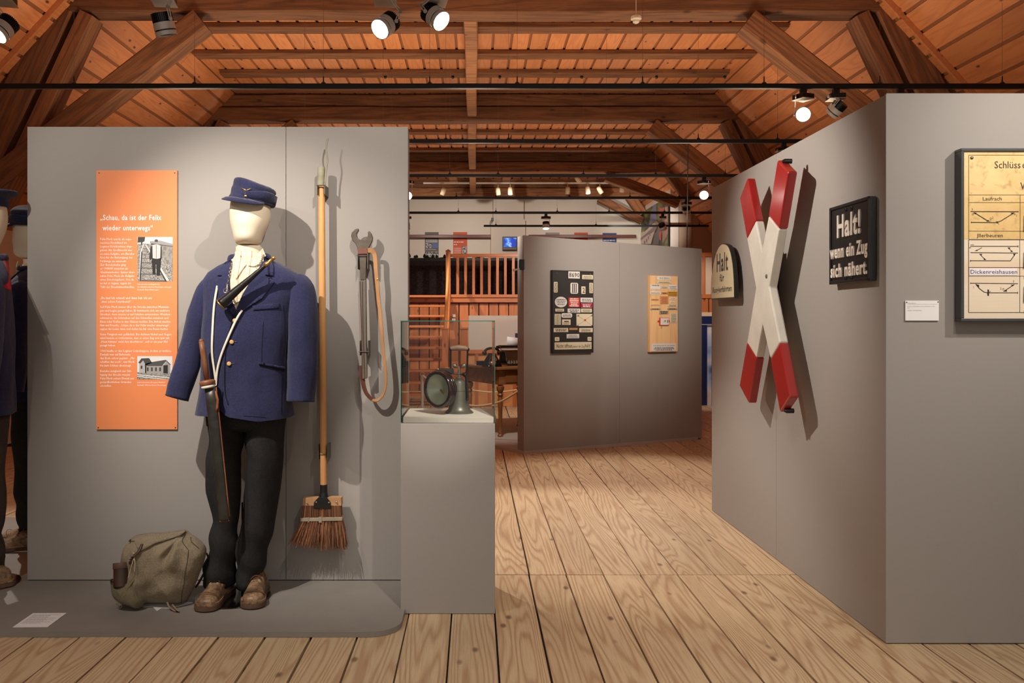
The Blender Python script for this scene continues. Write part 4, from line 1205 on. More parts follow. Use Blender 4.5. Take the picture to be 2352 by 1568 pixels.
strap([(445, 662, 4.15), (470, 665, 4.15), (484, 690, 4.155), (490, 760, 4.16), (498, 850, 4.16), (505, 930, 4.17), (512, 990, 4.17), (520, 1080, 4.17), (530, 1200, 4.165), (543, 1320, 4.165), (545, 1400, 4.165), (530, 1460, 4.165), (500, 1492, 4.165), (470, 1490, 4.165)], .011, TAN, 'strap', (.3, 1.15))
strap([(470, 1490, 4.165), (442, 1460, 4.165), (425, 1420, 4.165), (415, 1360, 4.168), (410, 1300, 4.17)], .011, BRL, 'strap_end', (1.1, .4))
m = MB(); m.lathe([(.003, 0), (.004, .003), (.0, .004)], 10, wp(499, 822, 4.155), Vector((0, -1, 0)).to_track_quat('Z', 'Y').to_matrix()); obj('stud', m, BRASS, wr)
m = MB()
for (y_, xa, xb) in ((692, 392, 446), (1222, 404, 450)):
    m = MB()
    for xx in (xa, xb): m.bb(wp(xx, 0).x - .0015, wp(xx, 0).x + .0015, -.018, .062, wp(0, y_ + (75 if y_ < 900 else 22)).z, wp(0, y_ - (10 if y_ < 900 else 60)).z)
    m.tube([wp(xa - 6, y_) + Vector((0, -.018, 0)), wp(xb + 4, y_) + Vector((0, -.018, 0))], .0022, 6)
    obj('wall_bracket', m, BKT, wr)

# ------------------------------------------------------------------ orange text board
ORN = plain('orange_print', (236, 140, 88), .55, spec=.3)
WTX = plain('white_lettering', (250, 246, 240), .6)
x0, z1 = FL.loc(221, 391, .010); x1, z0 = FL.loc(407, 986, .010)
ob = thing('text_board', 'tall orange text board with white German text and two photographs', 'board', FL.world(0, 0, 0), FL.rz)
m = MB(); m.bb(x0, x1, -.010, -.001, z0, z1); obj('panel', m, ORN, ob, bevel=.0006)
def oz(a, b): return FL.loc(210 + a / 2.529, 380 + b / 2.529, .011)
scw = plain('dark_screw', (70, 50, 40), .4, metal=.6)
for (a, b) in ((44, 43), (484, 43), (39, 1522), (487, 1522)):
    x_, z_ = oz(a, b); m = MB(); m.lathe([(.0032, 0), (.0028, .0015), (0, .002)], 10, (x_, -.010, z_), Vector((0, -1, 0)).to_track_quat('Z', 'Y').to_matrix()); obj('screw', m, scw, ob)
pxs = 1 / 2.529 * 4.218 / 2000
def ln(st, a0, a1, b, szz, bold=0):
    x_, z_ = oz(a0, b); xe_, _ = oz(a1, b); return fit(st, x_, xe_, z_, szz * pxs, bold)
T = [ln('„Schau, da ist der Felix', 50, 404, 316, 42, .022), ln('wieder unterwegs“', 65, 356, 376, 42, .022)]
lettering(T, -.0106, WTX, ob, 'heading', res=2)
col = ['Felix Merk wurde als soge-|232', 'nanntes Findelkind im|204', 'Legauer Krankenhaus abge-|238', 'geben. Als Großknecht war|237', 'es seine Aufgabe, am Illerufer|249', 'Kies für die Befestigung der|238', 'Feldwege zu sammeln.|203', 'Zur Bundesbahn ging|199', 'er 1948/49 zunächst als|211', 'Gleisbauarbeiter. Später über-|251', 'nahm Felix Merk die Aufgabe|249', 'eines Streckengehers. Von da|245', 'an lief er tagaus, tagein im|228', 'Takt der Eisenbahnschwellen.|250']
T = []
for i, s_ in enumerate(col): a, b = s_.split('|'); T.append(ln(a, 50, int(b), 433 + i * 21.35, 18, 0))
T += [ln('„Da lauf ich schnell und dann hab ich um', 50, 349, 775, 18, .012), ln('zwei schon Feierabend!“', 58, 231, 796, 18, .012)]
p2 = [('Soll Felix Merk immer über die Strecke zwischen Memmin-', 452), ('gen und Legau gesagt haben. Er kümmerte sich um mehrere', 455), ('Strecken, diese musste er auf Schäden untersuchen: Weichen', 457), ('schmieren, die Schrauben auf den Schwellen anziehen und', 446), ('Risse oder Dellen in den Gleisen melden. Die Arbeit machte', 458), ('ihm viel Freude. „Schau, da is der Felix wieder unterwegs“,', 456), ('sagten die Leute dann und riefen ihn für eine Pause herbei.', 446)]
for i, (a, b) in enumerate(p2): T.append(ln(a, 50, b, 827 + i * 21.3, 18, 0))
for i, (a, b) in enumerate([('Seine Tätigkeit war gefährlich. Bei dichtem Nebel und Gegen-', 468), ('wind konnte es vorkommen, dass er einen Zug erst spät sah.', 455), ('„Heut hättens` mich fast überfahren“, soll er ein paar Mal', 441), ('gesagt haben.', 140)]): T.append(ln(a, 50, b, 986 + i * 21.3, 18, 0))
T.append(ln('1966 kaufte er den Legauer Lokschuppen, in dem er wohnte.', 50, 463, 1082, 18, 0))
for i, (a, b) in enumerate([('Damals war auf Bahnseite', 225), ('das Ende schon geplant. „Mir', 250), ('schaffen das noch“, war Merk', 250), ('bis zum Schluss überzeugt.', 231)]): T.append(ln(a, 50, b, 1103 + i * 21.3, 18, 0))
for i, (a, b) in enumerate([('Beinahe zeitgleich zur Stil-', 231), ('legung der Strecke musste', 224), ('Felix Merk seinen Dienst aus', 245), ('gesundheitlichen Gründen', 230), ('einstellen.', 117)]): T.append(ln(a, 50, b, 1199 + i * 21.3, 18, 0))
lettering(T, -.0106, WTX, ob, 'body_text', res=1)
T = [ln('Felix auf seiner Lieblingsstrecke.', 267, 397, 693, 11.5), ln('Der Bahnhofstraße zwischen Memmingen und Legau.'.replace('Bahnhofstraße', 'Bahnlinie'), 267, 466, 709, 11.5), ln('Herkunft: Erwin Merk, Legau.', 267, 391, 725, 11.5), ln('Lokomotivremise am Legauer Bahnhof.', 266, 427, 1263, 11.5), ln('Herkunft: Wilhelm Hetzel, Memmingen.', 266, 434, 1279, 11.5)]
lettering(T, -.0106, WTX, ob, 'caption', res=1)
def g(v): return plain('print_grey_%d' % v, (v, v - 4 if v > 8 else v, v - 6 if v > 8 else v), .5)
def gravel(nm, a, b, s):
    t = NT(nm); v = t.coord(rand=False); n_ = t.noise(v, s, 3); t.l(t.ramp(n_, [(.4, lin(a)), (.6, lin(b))]), t.b.inputs['Base Color']); t.b.inputs['Roughness'].default_value = .5; return t.m
GRV = gravel('print_gravel', (70, 64, 60), (190, 184, 176), 420); FLD = gravel('print_field', (118, 112, 106), (150, 144, 138), 60)
ph = bpy.data.objects.new('photograph', None); C.objects.link(ph); ph.parent = ob; ph['label'] = 'black and white photograph of a man on railway tracks'
def pp(poly, lay, mat, parent, nm='print'):
    m = MB(); y = -.0106 - lay * .00012; m.prism([oz(a, b) for a, b in poly], y, y + .0001); return obj(nm, m, mat, parent)
pp([(267, 415), (472, 415), (472, 672), (267, 672)], 0, GRV, ph)
pp([(267, 415), (472, 415), (472, 470), (300, 452), (267, 456)], 1, g(216), ph)
pp([(340, 448), (472, 462), (472, 600), (400, 520)], 1, FLD, ph)
pp([(340, 440), (400, 436), (472, 455), (472, 468), (340, 452)], 2, g(150), ph)
pp([(270, 415), (312, 415), (308, 440), (296, 446), (294, 462), (288, 462), (288, 446), (268, 448)], 2, g(52), ph)
for i in range(9):
    f = (i / 8) ** 1.7; yb_ = 478 + f * 185; hh = 2 + f * 7
    pp([(287 - 14 * f, yb_), (333 + 105 * f, yb_ + 3), (333 + 108 * f, yb_ + 3 + hh), (286 - 16 * f, yb_ + hh)], 2, g(96), ph)
pp([(300, 458), (305, 458), (292, 500), (287, 672), (276, 672), (284, 500)], 3, g(206), ph); pp([(312, 458), (318, 458), (345, 500), (452, 668), (436, 672), (336, 502)], 3, g(206), ph)
pp([(296, 500), (286, 672), (279, 672), (290, 500)], 4, g(40), ph); pp([(340, 500), (438, 672), (428, 672)], 4, g(40), ph)
pp([(356, 470), (398, 470), (404, 560), (398, 640), (380, 640), (377, 575), (373, 575), (372, 632), (356, 632), (350, 560)], 5, g(24), ph)
pp([(344, 472), (356, 462), (352, 540), (340, 552), (335, 530)], 5, g(34), ph); pp([(398, 462), (408, 474), (408, 540), (400, 556), (398, 520)], 5, g(34), ph)
pp([(354, 462), (368, 458), (384, 458), (402, 464), (400, 538), (380, 542), (356, 538)], 6, g(198), ph)
pp([(376, 462), (379, 462), (379, 541), (377, 541)], 7, g(90), ph)
pp([(369, 442), (372, 456), (380, 458), (385, 444)], 7, g(150), ph); pp([(366, 440), (369, 431), (378, 428), (386, 432), (388, 440), (376, 444)], 8, g(60), ph)
ph = bpy.data.objects.new('photograph', None); C.objects.link(ph); ph.parent = ob; ph['label'] = 'black and white photograph of an engine shed'
pp([(266, 1107), (470, 1107), (470, 1242), (266, 1242)], 0, g(222), ph)
pp([(266, 1200), (470, 1205), (470, 1242), (266, 1242)], 1, GRV, ph)
pp([(278, 1140), (300, 1135), (318, 1158), (318, 1205), (278, 1202)], 2, g(176), ph)
pp([(272, 1145), (290, 1120), (335, 1118), (352, 1145), (316, 1160), (300, 1132), (283, 1150)], 3, g(70), ph)
pp([(312, 1160), (418, 1160), (440, 1132), (458, 1160), (458, 1210), (312, 1205)], 2, g(158), ph)
pp([(312, 1152), (356, 1140), (432, 1128), (462, 1156), (455, 1158), (434, 1136), (410, 1164), (308, 1164)], 3, g(80), ph)
pp([(418, 1160), (444, 1158), (444, 1208), (418, 1206)], 4, g(40), ph)
for k in range(4): pp([(322 + k * 24, 1172), (332 + k * 24, 1172), (332 + k * 24, 1194), (322 + k * 24, 1194)], 4, g(66), ph)
pp([(286, 1162), (296, 1162), (296, 1180), (286, 1180)], 4, g(60), ph)
pp([(266, 1212), (470, 1232), (470, 1236), (266, 1216)], 4, g(240), ph); pp([(266, 1222), (440, 1242), (420, 1242), (266, 1226)], 4, g(240), ph)
# ------------------------------------------------------------------ cards
def wordbars(x0, x1, z, h, rr, y, mb):
    x = x0
    while x < x1:
        w_ = h * rr.uniform(1.2, 4.5); e = min(x + w_, x1)
        mb.bb(x, e, y, y + .0001, z, z + h); x = e + h * .7
CARD = plain('white_card', (240, 236, 234), .5)
CTX = plain('grey_card_print', (150, 140, 140), .8)
rr = random.Random(3)
cf = thing('label_card', 'white printed card lying on the platform front beneath the orange board', 'card', (-1.8265, 3.58, PT + .001), radians(1.0))
m = MB(); m.bb(-.0715, .0715, 0, .17, 0, .002); obj('card', m, CARD, cf)
m = MB()
for k in range(10):
    wordbars(-.06, rr.choice([.055, .058, .05, .02]), .15 - k * .0118, .0032, rr, -.0022, m)
m.v = [(x, z, -y + .0002) for (x, y, z) in m.v]; obj('print', m, CTX, cf)
c0 = FF.loc(2079.5, 690, .006); c1 = FF.loc(2156.5, 736, .006)
cw = thing('label_card', 'white card pinned on the grey wall left of the key board', 'card', FF.world(0, 0, 0), FF.rz)
m = MB(); m.bb(c0[0], c1[0], -.006, -.003, c1[1], c0[1]); obj('card', m, CARD, cw)
def cz_(a, b): return FF.loc(2050 + a / 17.42, 670 + b / 17.42, .006)
def cl(st, a0, a1, b, s, bo=0): return fit(st, cz_(a0, b)[0], cz_(a1, b)[0], cz_(a0, b)[1], s / 17.42 * 3.449 / 2000, bo)
lettering([cl('Schlüsselbrett', 590, 925, 470, 52, .01), cl('An dieser Tafel befanden sich die Schlüssel für die Wei-', 590, 1695, 598, 52), cl('chen.', 590, 690, 660, 52), cl('Leihgeber: Sammlung Müller', 590, 1170, 762, 52)], -.0063, CTX, cw, res=1)
m = MB(); m.bb(cz_(590, 0)[0], cz_(1780, 0)[0], -.0063, -.0061, cz_(0, 498)[1], cz_(0, 492)[1]); obj('rule_line', m, CTX, cw)
for a, b in ((562, 416), (1820, 402)):
    x_, z_ = cz_(a, b); m = MB(); m.lathe([(.0022, 0), (.002, .002), (0, .0025)], 8, (x_, -.006, z_), Vector((0, -1, 0)).to_track_quat('Z', 'Y').to_matrix()); obj('nail', m, HARD, cw)

# ------------------------------------------------------------------ pedestal, glass case, carbide lamp
PX0, PX1, PY0, PY1, PZ = -.3235, .0895, 3.81, 4.222, .838
m = MB(); m.bb(PX0, PX1, PY0, PY1, .002, PZ - .004)
tag(obj('pedestal', m, GREY, bevel=.0015), 'grey square pedestal standing at the right end of the left wall', 'pedestal')
m = MB(); m.bb(PX0 + .010, PX1 - .006, PY0 + .010, PY1 - .010, PZ - .003, PZ + .022)
tag(obj('display_plinth', m, plain('cream_plinth', (226, 216, 202), .7), bevel=.001), 'flat cream plinth plate under the lamp in the glass case', 'plinth')
GL = glass('case_glass', (.985, .997, .992)); GE = plain('green_glass_edge', (40, 110, 92), .15)
gc = thing('glass_case', 'square glass showcase with green edges on top of the pedestal', 'showcase', ((PX0 + PX1) / 2, (PY0 + PY1) / 2, PZ))
hw = (PX1 - PX0) / 2; hd = (PY1 - PY0) / 2; gh = 1.2835 - PZ; th = .005
for nm_, b_ in (('front_pane', (-hw, hw, -hd, -hd + th, 0, gh)), ('back_pane', (-hw, hw, hd - th, hd, 0, gh)), ('side_pane', (-hw, -hw + th, -hd + th, hd - th, 0, gh)), ('side_pane', (hw - th, hw, -hd + th, hd - th, 0, gh)), ('top_pane', (-hw + th, hw - th, -hd + th, hd - th, gh - th, gh))):
    m = MB(); m.bb(*b_); o = obj(nm_, m, GL, gc)
for nm_, b_ in (('glass_edge', (-hw - .0004, -hw + .0022, -hd - .0006, -hd + .004, 0, gh)), ('glass_edge', (hw - .0022, hw + .0004, -hd - .0006, -hd + .004, 0, gh)), ('glass_edge', (-hw, hw, -hd - .0006, -hd + .003, gh - .003, gh + .0004)), ('glass_edge', (-hw, hw, hd - .003, hd, gh - .003, gh + .0004)), ('glass_edge', (-hw - .0004, -hw + .002, -hd, hd, gh - .003, gh + .0004)), ('glass_edge', (hw - .002, hw + .0004, -hd, hd, gh - .003, gh + .0004))):
    m = MB(); m.bb(*b_); obj(nm_, m, GE, gc)
LZ = PZ + .0225
lo = P(1052, 948, 4.0); lo.z = LZ
lamp = thing('carbide_lamp', 'old railway carbide hand lamp with round reflector and wooden grip in the case', 'lamp', lo)
def lpz(a, b, y=4.0): return P(910 + a / 4.355, 700 + b / 4.355, y) - lo
PEW = plain('tarnished_pewter', (112, 108, 96), .4, metal=.45, var=.25, bump=.2, bscale=40)
DBR = plain('dark_brown_enamel', (40, 20, 18), .18, coat=.6)
kk = 4.0 / 2000 / 4.355
bx = lpz(630, 0).x
prof = [(.001, .0), (143 * kk, .0), (143 * kk, .004), (128 * kk, .009), (110 * kk, .018), (100 * kk, .035), (90 * kk, .07), (78 * kk, .105), (70 * kk, .135), (62 * kk, .146), (45 * kk, .150), (45 * kk, .155), (.001, .156)]
m = MB(); m.lathe(prof, 36, (bx, .0, 0)); obj('tank', m, PEW, lamp, smooth=True)
m = MB(); m.lathe([(79 * kk, .100), (79 * kk + .003, .103), (78 * kk, .106)], 36, (bx, 0, 0)); obj('tank_ring', m, PEW, lamp, smooth=2)
# reflector head: axis points to the viewer's left
dirr = Vector((-.9, -1, -.03)).normalized(); q = dirr.to_track_quat('Z', 'Y').to_matrix()
rc = lpz(424, 846, 3.93)
R = 186 * kk
def hl(pr, nm, mat, n=48, sm=True, cap=True, parent=lamp, label=None):
    m = MB(); m.lathe([(r, z) for r, z in pr], n, rc, q, cap=cap); return obj(nm, m, mat, parent, smooth=sm, label=label)
head = hl([(.0001, -.09), (.02, -.088), (.035, -.085), (R * .62, -.068), (R * .86, -.04), (R * .93, -.015), (R * .93, .0)], 'lamp_head', DBR, cap=False)
for z_ in (-.006, -.018, -.03): hl([(R * .93 - .001, z_ - .003), (R * .965, z_), (R * .93 - .001, z_ + .003)], 'head_rib', DBR, sm=2, cap=False, parent=head)
hl([(R * .93, -.004), (R * .99, -.001), (R * 1.0, .006), (R * .97, .012), (R * .86, .013), (R * .80, .008)], 'rim', DBR, sm=2, cap=False, parent=head)
hl([(R * .84, .006), (R * .6, -.004), (R * .35, -.016), (R * .12, -.024), (.0001, -.026)], 'reflector', plain('silvered_reflector', (226, 226, 214), .35, metal=.3, var=.3), sm=2, cap=False, parent=head)
hl([(R * .84, .0075), (.0001, .0078)], 'lens', glass('lens_glass', (.9, .95, .9)), sm=False, cap=False, parent=head)
m = MB(); m.cyl(rc + q @ Vector((0.012, -.02, -.02)), rc + q @ Vector((.012, .0, .0)), .004); obj('burner', m, BRASS, head)
m = MB(); c = lpz(480, 655, 3.97); m.box((c.x + .005, .0, c.z - .005), (.075, .06, .03)); obj('head_housing', m, DBR, lamp, bevel=.006)
m = MB(); m.cyl((bx, 0, .15), (bx, 0, .20), .006); m.cyl((bx, 0, .158), (bx, 0, .164), .016); m.box((bx, 0, .1975), (.006, .006, .03)); obj('screw_spindle', m, PEW, lamp)
m = MB()
for s_ in (-1, 1): m.rings([ring(bx + s_ * .014, 0, .009, .004, .205, 12, 2), ring(bx + s_ * .021, 0, .011, .003, .215, 12, 2), ring(bx + s_ * .023, 0, .006, .003, .226, 12, 2)])
obj('wing_nut', m, PEW, lamp, smooth=2)
m = MB()
lx = lpz(545, 0).x; rx = lpz(715, 0).x; ht = lpz(0, 450).z; lwz = lpz(0, 640).z
m.tube([(lx, 0, lwz - .01), (lx, 0, ht + .01)], .0042, 8, flat=1.6); m.tube([(rx, 0, ht + .01), (rx - .002, 0, lwz), (rx - .008, 0, lwz - .018), (rx - .028, 0, lwz - .024), (lx + .01, 0, lwz - .020), (lx, 0, lwz - .01)], .0042, 8, flat=1.6)
m.tube([(rx - .022, -.01, lwz - .024), (rx - .006, -.03, lwz - .036), (rx - .003, -.034, lwz - .09), (rx - .002, -.036, lpz(0, 945).z)], .0050, 8, flat=1.5)
m.ball((rx - .002, -.041, lpz(0, 940).z), .005, 10)
obj('carrying_frame', m, BLACK, lamp, smooth=True)
m = MB(); m.tube([(lx, 0, ht + .006), (lx + .012, 0, ht + .008), ((lx + rx) / 2, 0, ht + .010), (rx - .012, 0, ht + .008), (rx, 0, ht + .004)], [.009, .0118, .0135, .0118, .009], 16); obj('grip', m, plain('worn_wood_grip', (120, 92, 70), .5, var=.35), lamp, smooth=True)
m = MB(); m.ball((lx, 0, ht + .004), .009, 12); m.ball((rx, 0, ht + .002), .009, 12); obj('grip_end', m, BLACK, lamp, smooth=2)

# ------------------------------------------------------------------ crossing sign, halt signs
SR = plain('signal_red', (158, 38, 36), .22, coat=.5); SW = plain('aged_white_paint', (214, 208, 196), .35, var=.06, coat=.2)
CO = .13
xc = thing('crossing_sign', 'red and white diagonal railway crossing cross on the right wall', 'sign', FR.world(0, 0, 0), FR.rz)
def xr(a, b, off=CO): return FR.loc(1610 + a / 2.307, 340 + b / 2.307, off)
def xprism(poly, mat, nm, y0=-CO, y1=-CO + .045):
    m = MB(); m.prism([xr(a, b) for a, b in poly], y0, y1); return obj(nm, m, mat, xc, bevel=.008)
xprism([(243, 480), (290, 385), (322, 545), (357, 360), (413, 430), (360, 735), (417, 1030), (367, 1115), (325, 935), (292, 1110), (243, 1030), (290, 740)], SW, 'cross_boards')
xprism([(205, 262), (245, 158), (290, 385), (243, 480)], SR, 'red_end'); xprism([(405, 62), (463, 125), (413, 430), (357, 360)], SR, 'red_end')
xprism([(243, 1030), (292, 1110), (252, 1352), (203, 1260)], SR, 'red_end'); xprism([(367, 1115), (417, 1030), (470, 1320), (418, 1400)], SR, 'red_end')
GRB = plain('olive_bracket', (96, 100, 82), .5)
for b in (560, 900):
    x_, z_ = xr(395, b, .06); m = MB(); m.bb(x_ - .16, x_ + .0, -.095, -.05, z_ - .035, z_ + .035); obj('cross_bracket', m, GRB, xc, bevel=.002)
x_, z_ = xr(345, 735, .06); m = MB(); m.bb(x_ - .03, x_ + .03, -.05, -.002, z_ - .26, z_ + .30); obj('mounting_post', m, HARD, xc)
for a, b in ((416, 72), (426, 1390)):
    x_, z_ = xr(a, b); m = MB(); m.lathe([(.012, -.005), (.012, .03), (.006, .04)], 14, (x_ + .012, -CO + .05, z_), Vector((0, -1, 0)).to_track_quat('Z', 'Y').to_matrix()); obj('end_knob', m, HARD, xc, smooth=True)
x_, z_ = xr(348, 690); m = MB(); m.lathe([(.012, 0), (.010, .004), (0, .005)], 12, (x_, -CO, z_ + .01), Vector((0, -1, 0)).to_track_quat('Z', 'Y').to_matrix()); obj('centre_bolt', m, plain('grey_bolt', (120, 116, 108), .5, metal=.5), xc)
# Halt fuer Rangierfahrten
CRM = plain('cream_enamel', (230, 218, 180), .3, coat=.4, var=.04); BLK = plain('black_enamel', (20, 19, 19), .3, coat=.3)
hs = thing('shunting_sign', 'cream arched Halt für Rangierfahrten sign at the far end of the right wall', 'sign', FR.world(0, 0, 0), FR.rz)
arch = [(54, 802), (53, 740), (58, 660), (72, 585), (88, 535), (108, 508), (128, 506), (146, 520), (160, 560), (170, 620), (176, 700), (178, 795)]
ap = [xr(a, b, .06) for a, b in arch]
cxx = sum(p[0] for p in ap) / len(ap); czz = sum(p[1] for p in ap) / len(ap)
top_ = smooth_path([(p[0], p[1], 0) for p in ap], 3); ap2 = [(p.x, p.y) for p in top_]
m = MB(); m.prism(ap2, -.060, -.035); obj('sign_plate', m, BLK, hs, bevel=.003)
m = MB(); m.prism([(cxx + (a - cxx) * .955, czz + (b - czz) * .965) for a, b in ap2], -.0612, -.0602); obj('sign_face', m, CRM, hs)
m = MB(); m.bb(cxx - .03, cxx + .03, -.035, -.001, czz - .1, czz + .1); obj('sign_bracket', m, HARD, hs)
def xl(st, a0, a1, b, hgt, off, bold): # text spanning px range on the right wall; hgt = cap height in zoomed px
    p = xr(a0, b, off); p_ = xr(a1, b, off); z2 = xr((a0 + a1) / 2, b - hgt, off)[1]; z1_ = xr((a0 + a1) / 2, b, off)[1]
    return fit(st, p[0], p_[0], z1_, (z2 - z1_) / .70, bold)
lettering([xl('Halt', 82, 140, 650, 95, .061, .03), xl('für', 100, 122, 705, 38, .061, .03), xl('Rangierfahrten', 62, 162, 762, 30, .061, .028)], -.0616, BLK, hs, res=3)
# Halt! wenn ein Zug sich naehert.
hz = thing('warning_sign', 'black cast Halt! wenn ein Zug sich nähert sign on the right wall', 'sign', FR.world(0, 0, 0), FR.rz)
CAST = plain('black_cast_iron', (26, 27, 28), .42, bump=.5, bscale=35, coat=.2); CW = plain('white_cast_letters', (226, 216, 202), .5)
xa, _ = xr(680, 500, .035); xb_, _ = xr(890, 500, .035)
zt = (xr(680, 322, .035)[1] + xr(890, 250, .035)[1]) / 2; zb = (xr(680, 728, .035)[1] + xr(890, 697, .035)[1]) / 2
m = MB(); m.bb(xa, xb_, -.030, -.004, zb, zt); obj('cast_plate', m, CAST, hz, bevel=.003)
m = MB(); r_ = .014
for b_ in ((xa, xb_, zt - r_, zt), (xa, xb_, zb, zb + r_), (xa, xa + r_, zb, zt), (xb_ - r_, xb_, zb, zt)): m.bb(b_[0], b_[1], -.036, -.029, b_[2], b_[3])
obj('raised_rim', m, CAST, hz, bevel=.002)
def hl2(st, u0, u1, v, hgt, bold):
    x0_ = xa + (xb_ - xa) * u0; x1_ = xa + (xb_ - xa) * u1; z_ = zt - (zt - zb) * v
    return fit(st, x0_, x1_, z_, (zt - zb) * hgt / .70, bold)
tl = [hl2('Halt!', .20, .77, .405, .275, .036), hl2('wenn ein Zug', .03, .97, .665, .165, .036), hl2('sich nähert.', .04, .955, .91, .165, .036)]
mb_ = text_mb(tl, -.0335, res=3)
n0 = len(mb_.v)
obj('lettering', mb_, CW, hz, norm=False, solid=.006)
for u, v in ((.42, .08), (.57, .08), (.42, .945), (.57, .945)):
    m = MB(); m.lathe([(.009, 0), (.009, .003), (.005, .004), (.004, .008), (0, .009)], 14, (xa + (xb_ - xa) * u, -.030, zt - (zt - zb) * v), Vector((0, -1, 0)).to_track_quat('Z', 'Y').to_matrix()); obj('bolt', m, CAST, hz, smooth=True)

# ------------------------------------------------------------------ key board on the front wall
kb = thing('key_board', 'large framed yellowed key board with track diagrams on the front wall', 'board', FF.world(0, 0, 0), FF.rz)
KO = .05
def kf(px, py, off=KO): return FF.loc(px, py, off)
kx0, kz1 = kf(2208, 340); kx1 = kx0 + .95; _, kz0 = kf(2208, 738)
FRM = plain('dark_grey_frame', (62, 64, 66), .35, coat=.3)
m = MB(); fw = .012
m.bb(kx0, kx1, -KO, -.002, kz1 - fw, kz1); m.bb(kx0, kx1, -KO, -.002, kz0, kz0 + fw); m.bb(kx0, kx0 + fw, -KO, -.002, kz0 + fw, kz1 - fw); m.bb(kx1 - fw, kx1, -KO, -.002, kz0 + fw, kz1 - fw)
obj('frame', m, FRM, kb, bevel=.002)
t = NT('yellowed_board'); v = t.coord(rand=False); n_ = t.noise(v, 4, 5, .6); n2 = t.noise(v, 40, 3)
c = t.mix(t.ramp(n_, [(.35, 0.0), (.65, 1.0)]), lin((236, 204, 142)), lin((212, 172, 106)))
c = t.mix(t.ramp(n2, [(.56, 0.0), (.72, .5)]), c, lin((170, 126, 74))); t.l(c, t.b.inputs['Base Color']); t.b.inputs['Roughness'].default_value = .45
YEL = t.m
PALE = wood('pale_birch_ply', (236, 218, 192), (222, 186, 150), (200, 160, 130), along=0, rings=2, stretch=8, rough=.45, grain=.4, knots=0, var=.05, sc_=4, fine=.15)
_, ks = kf(2208, 548.5)
m = MB(); m.bb(kx0 + fw, kx1 - fw, -.043, -.004, ks, kz1 - fw); obj('upper_panel', m, YEL, kb, label='yellowed aged upper panel')
m = MB(); m.bb(kx0 + fw, kx1 - fw, -.043, -.004, kz0 + fw, ks - .0006); obj('lower_panel', m, PALE, kb, label='pale wooden lower panel')
INK = plain('black_ink', (44, 34, 26), .6)
def kz(a, b): return kf(2050 + a / 3.136, 300 + b / 3.136, .044)
m = MB()
def kline(a0, b0, a1, b1, wpx=3):
    p = kz(a0, b0); q_ = kz(a1, b1); d = Vector((q_[0] - p[0], q_[1] - p[1])); n_ = Vector((-d.y, d.x)).normalized() * (wpx / 3.136 * 3.411 / 2000 / 2)
    m.prism([(p[0] + n_.x, p[1] + n_.y), (q_[0] + n_.x, q_[1] + n_.y), (q_[0] - n_.x, q_[1] - n_.y), (p[0] - n_.x, p[1] - n_.y)], -.0436, -.0431)
for L_ in ((549, 176, 1700, 176, 3), (550, 176, 550, 780, 3), (550, 462, 1700, 462, 3), (550, 517, 1700, 517, 3), (920, 462, 920, 778, 3), (550, 723, 1700, 725, 3), (549, 785, 1700, 785, 5), (549, 785, 549, 1309, 4), (549, 1309, 1700, 1309, 4), (918, 785, 918, 1309, 3), (549, 985, 1700, 987, 4), (549, 1047, 1700, 1047, 3), (1300, 462, 1300, 1309, 3)): kline(*L_)
obj('ruled_line', m, INK, kb)
m = MB()
for L_ in ((563, 582, 910, 583, 6), (568, 660, 750, 662, 6), (750, 662, 785, 648, 6), (785, 648, 878, 590, 6), (590, 590, 690, 652, 6), (708, 655, 708, 642, 2),
           (560, 832, 906, 833, 5), (562, 878, 904, 881, 5), (562, 936, 850, 937, 5), (850, 937, 886, 886, 5), (612, 860, 645, 842, 4), (832, 842, 865, 872, 4), (628, 888, 668, 928, 4), (562, 822, 588, 822, 3), (553, 843, 566, 843, 4), (562, 930, 562, 944, 4), (905, 826, 905, 840, 4),
           (562, 1098, 904, 1101, 5), (600, 1104, 625, 1135, 5), (625, 1135, 660, 1162, 5), (660, 1162, 690, 1167, 5), (690, 1167, 902, 1167, 5), (800, 1158, 878, 1108, 5), (902, 1160, 902, 1174, 4), (680, 1175, 708, 1155, 3), (745, 650, 770, 675, 2), (562, 1094, 562, 1102, 4), (568, 654, 568, 666, 4)): kline(*L_)
def ktri(*pts): m.prism([kz(a, b) for a, b in pts], -.0436, -.0431)
ktri((580, 590), (606, 590), (598, 602)); ktri((675, 654), (690, 642), (704, 654)); ktri((852, 590), (880, 590), (862, 602)); ktri((592, 866), (614, 866), (610, 856)); ktri((830, 841), (850, 841), (843, 855)); ktri((627, 887), (648, 888), (640, 900)); ktri((870, 886), (888, 886), (876, 905)); ktri((655, 930), (676, 930), (664, 918)); ktri((848, 872), (868, 872), (860, 862))
ktri((598, 1104), (624, 1110), (624, 1132)); ktri((800, 1158), (826, 1158), (822, 1146)); ktri((852, 1110), (880, 1108), (866, 1120))
def kring(a, b, r):
    p = kz(a, b); rad = r / 3.136 * 3.411 / 2000
    m.tube([(p[0] + rad * cos(t), -.0435, p[1] + rad * sin(t)) for t in [i * pi / 7 for i in range(14)]], .0006, 4, closed=True)
kring(579, 602, 6); kring(708, 634, 6); kring(881, 602, 5); kring(799, 1141, 6); kring(756, 660, 6)
p = kz(690, 1166); m.prism([(p[0] - .003, p[1] - .012), (p[0] + .003, p[1] - .012), (p[0] + .003, p[1] + .012), (p[0] - .003, p[1] + .012)], -.0438, -.0431)
obj('track_diagram', m, INK, kb)
def kt(st, a0, a1, b, s, bo=0): return fit(st, kz(a0, b)[0], kz(a1, b)[0], kz(a0, b)[1], s / 3.136 * 3.411 / 2000 / .72, bo)
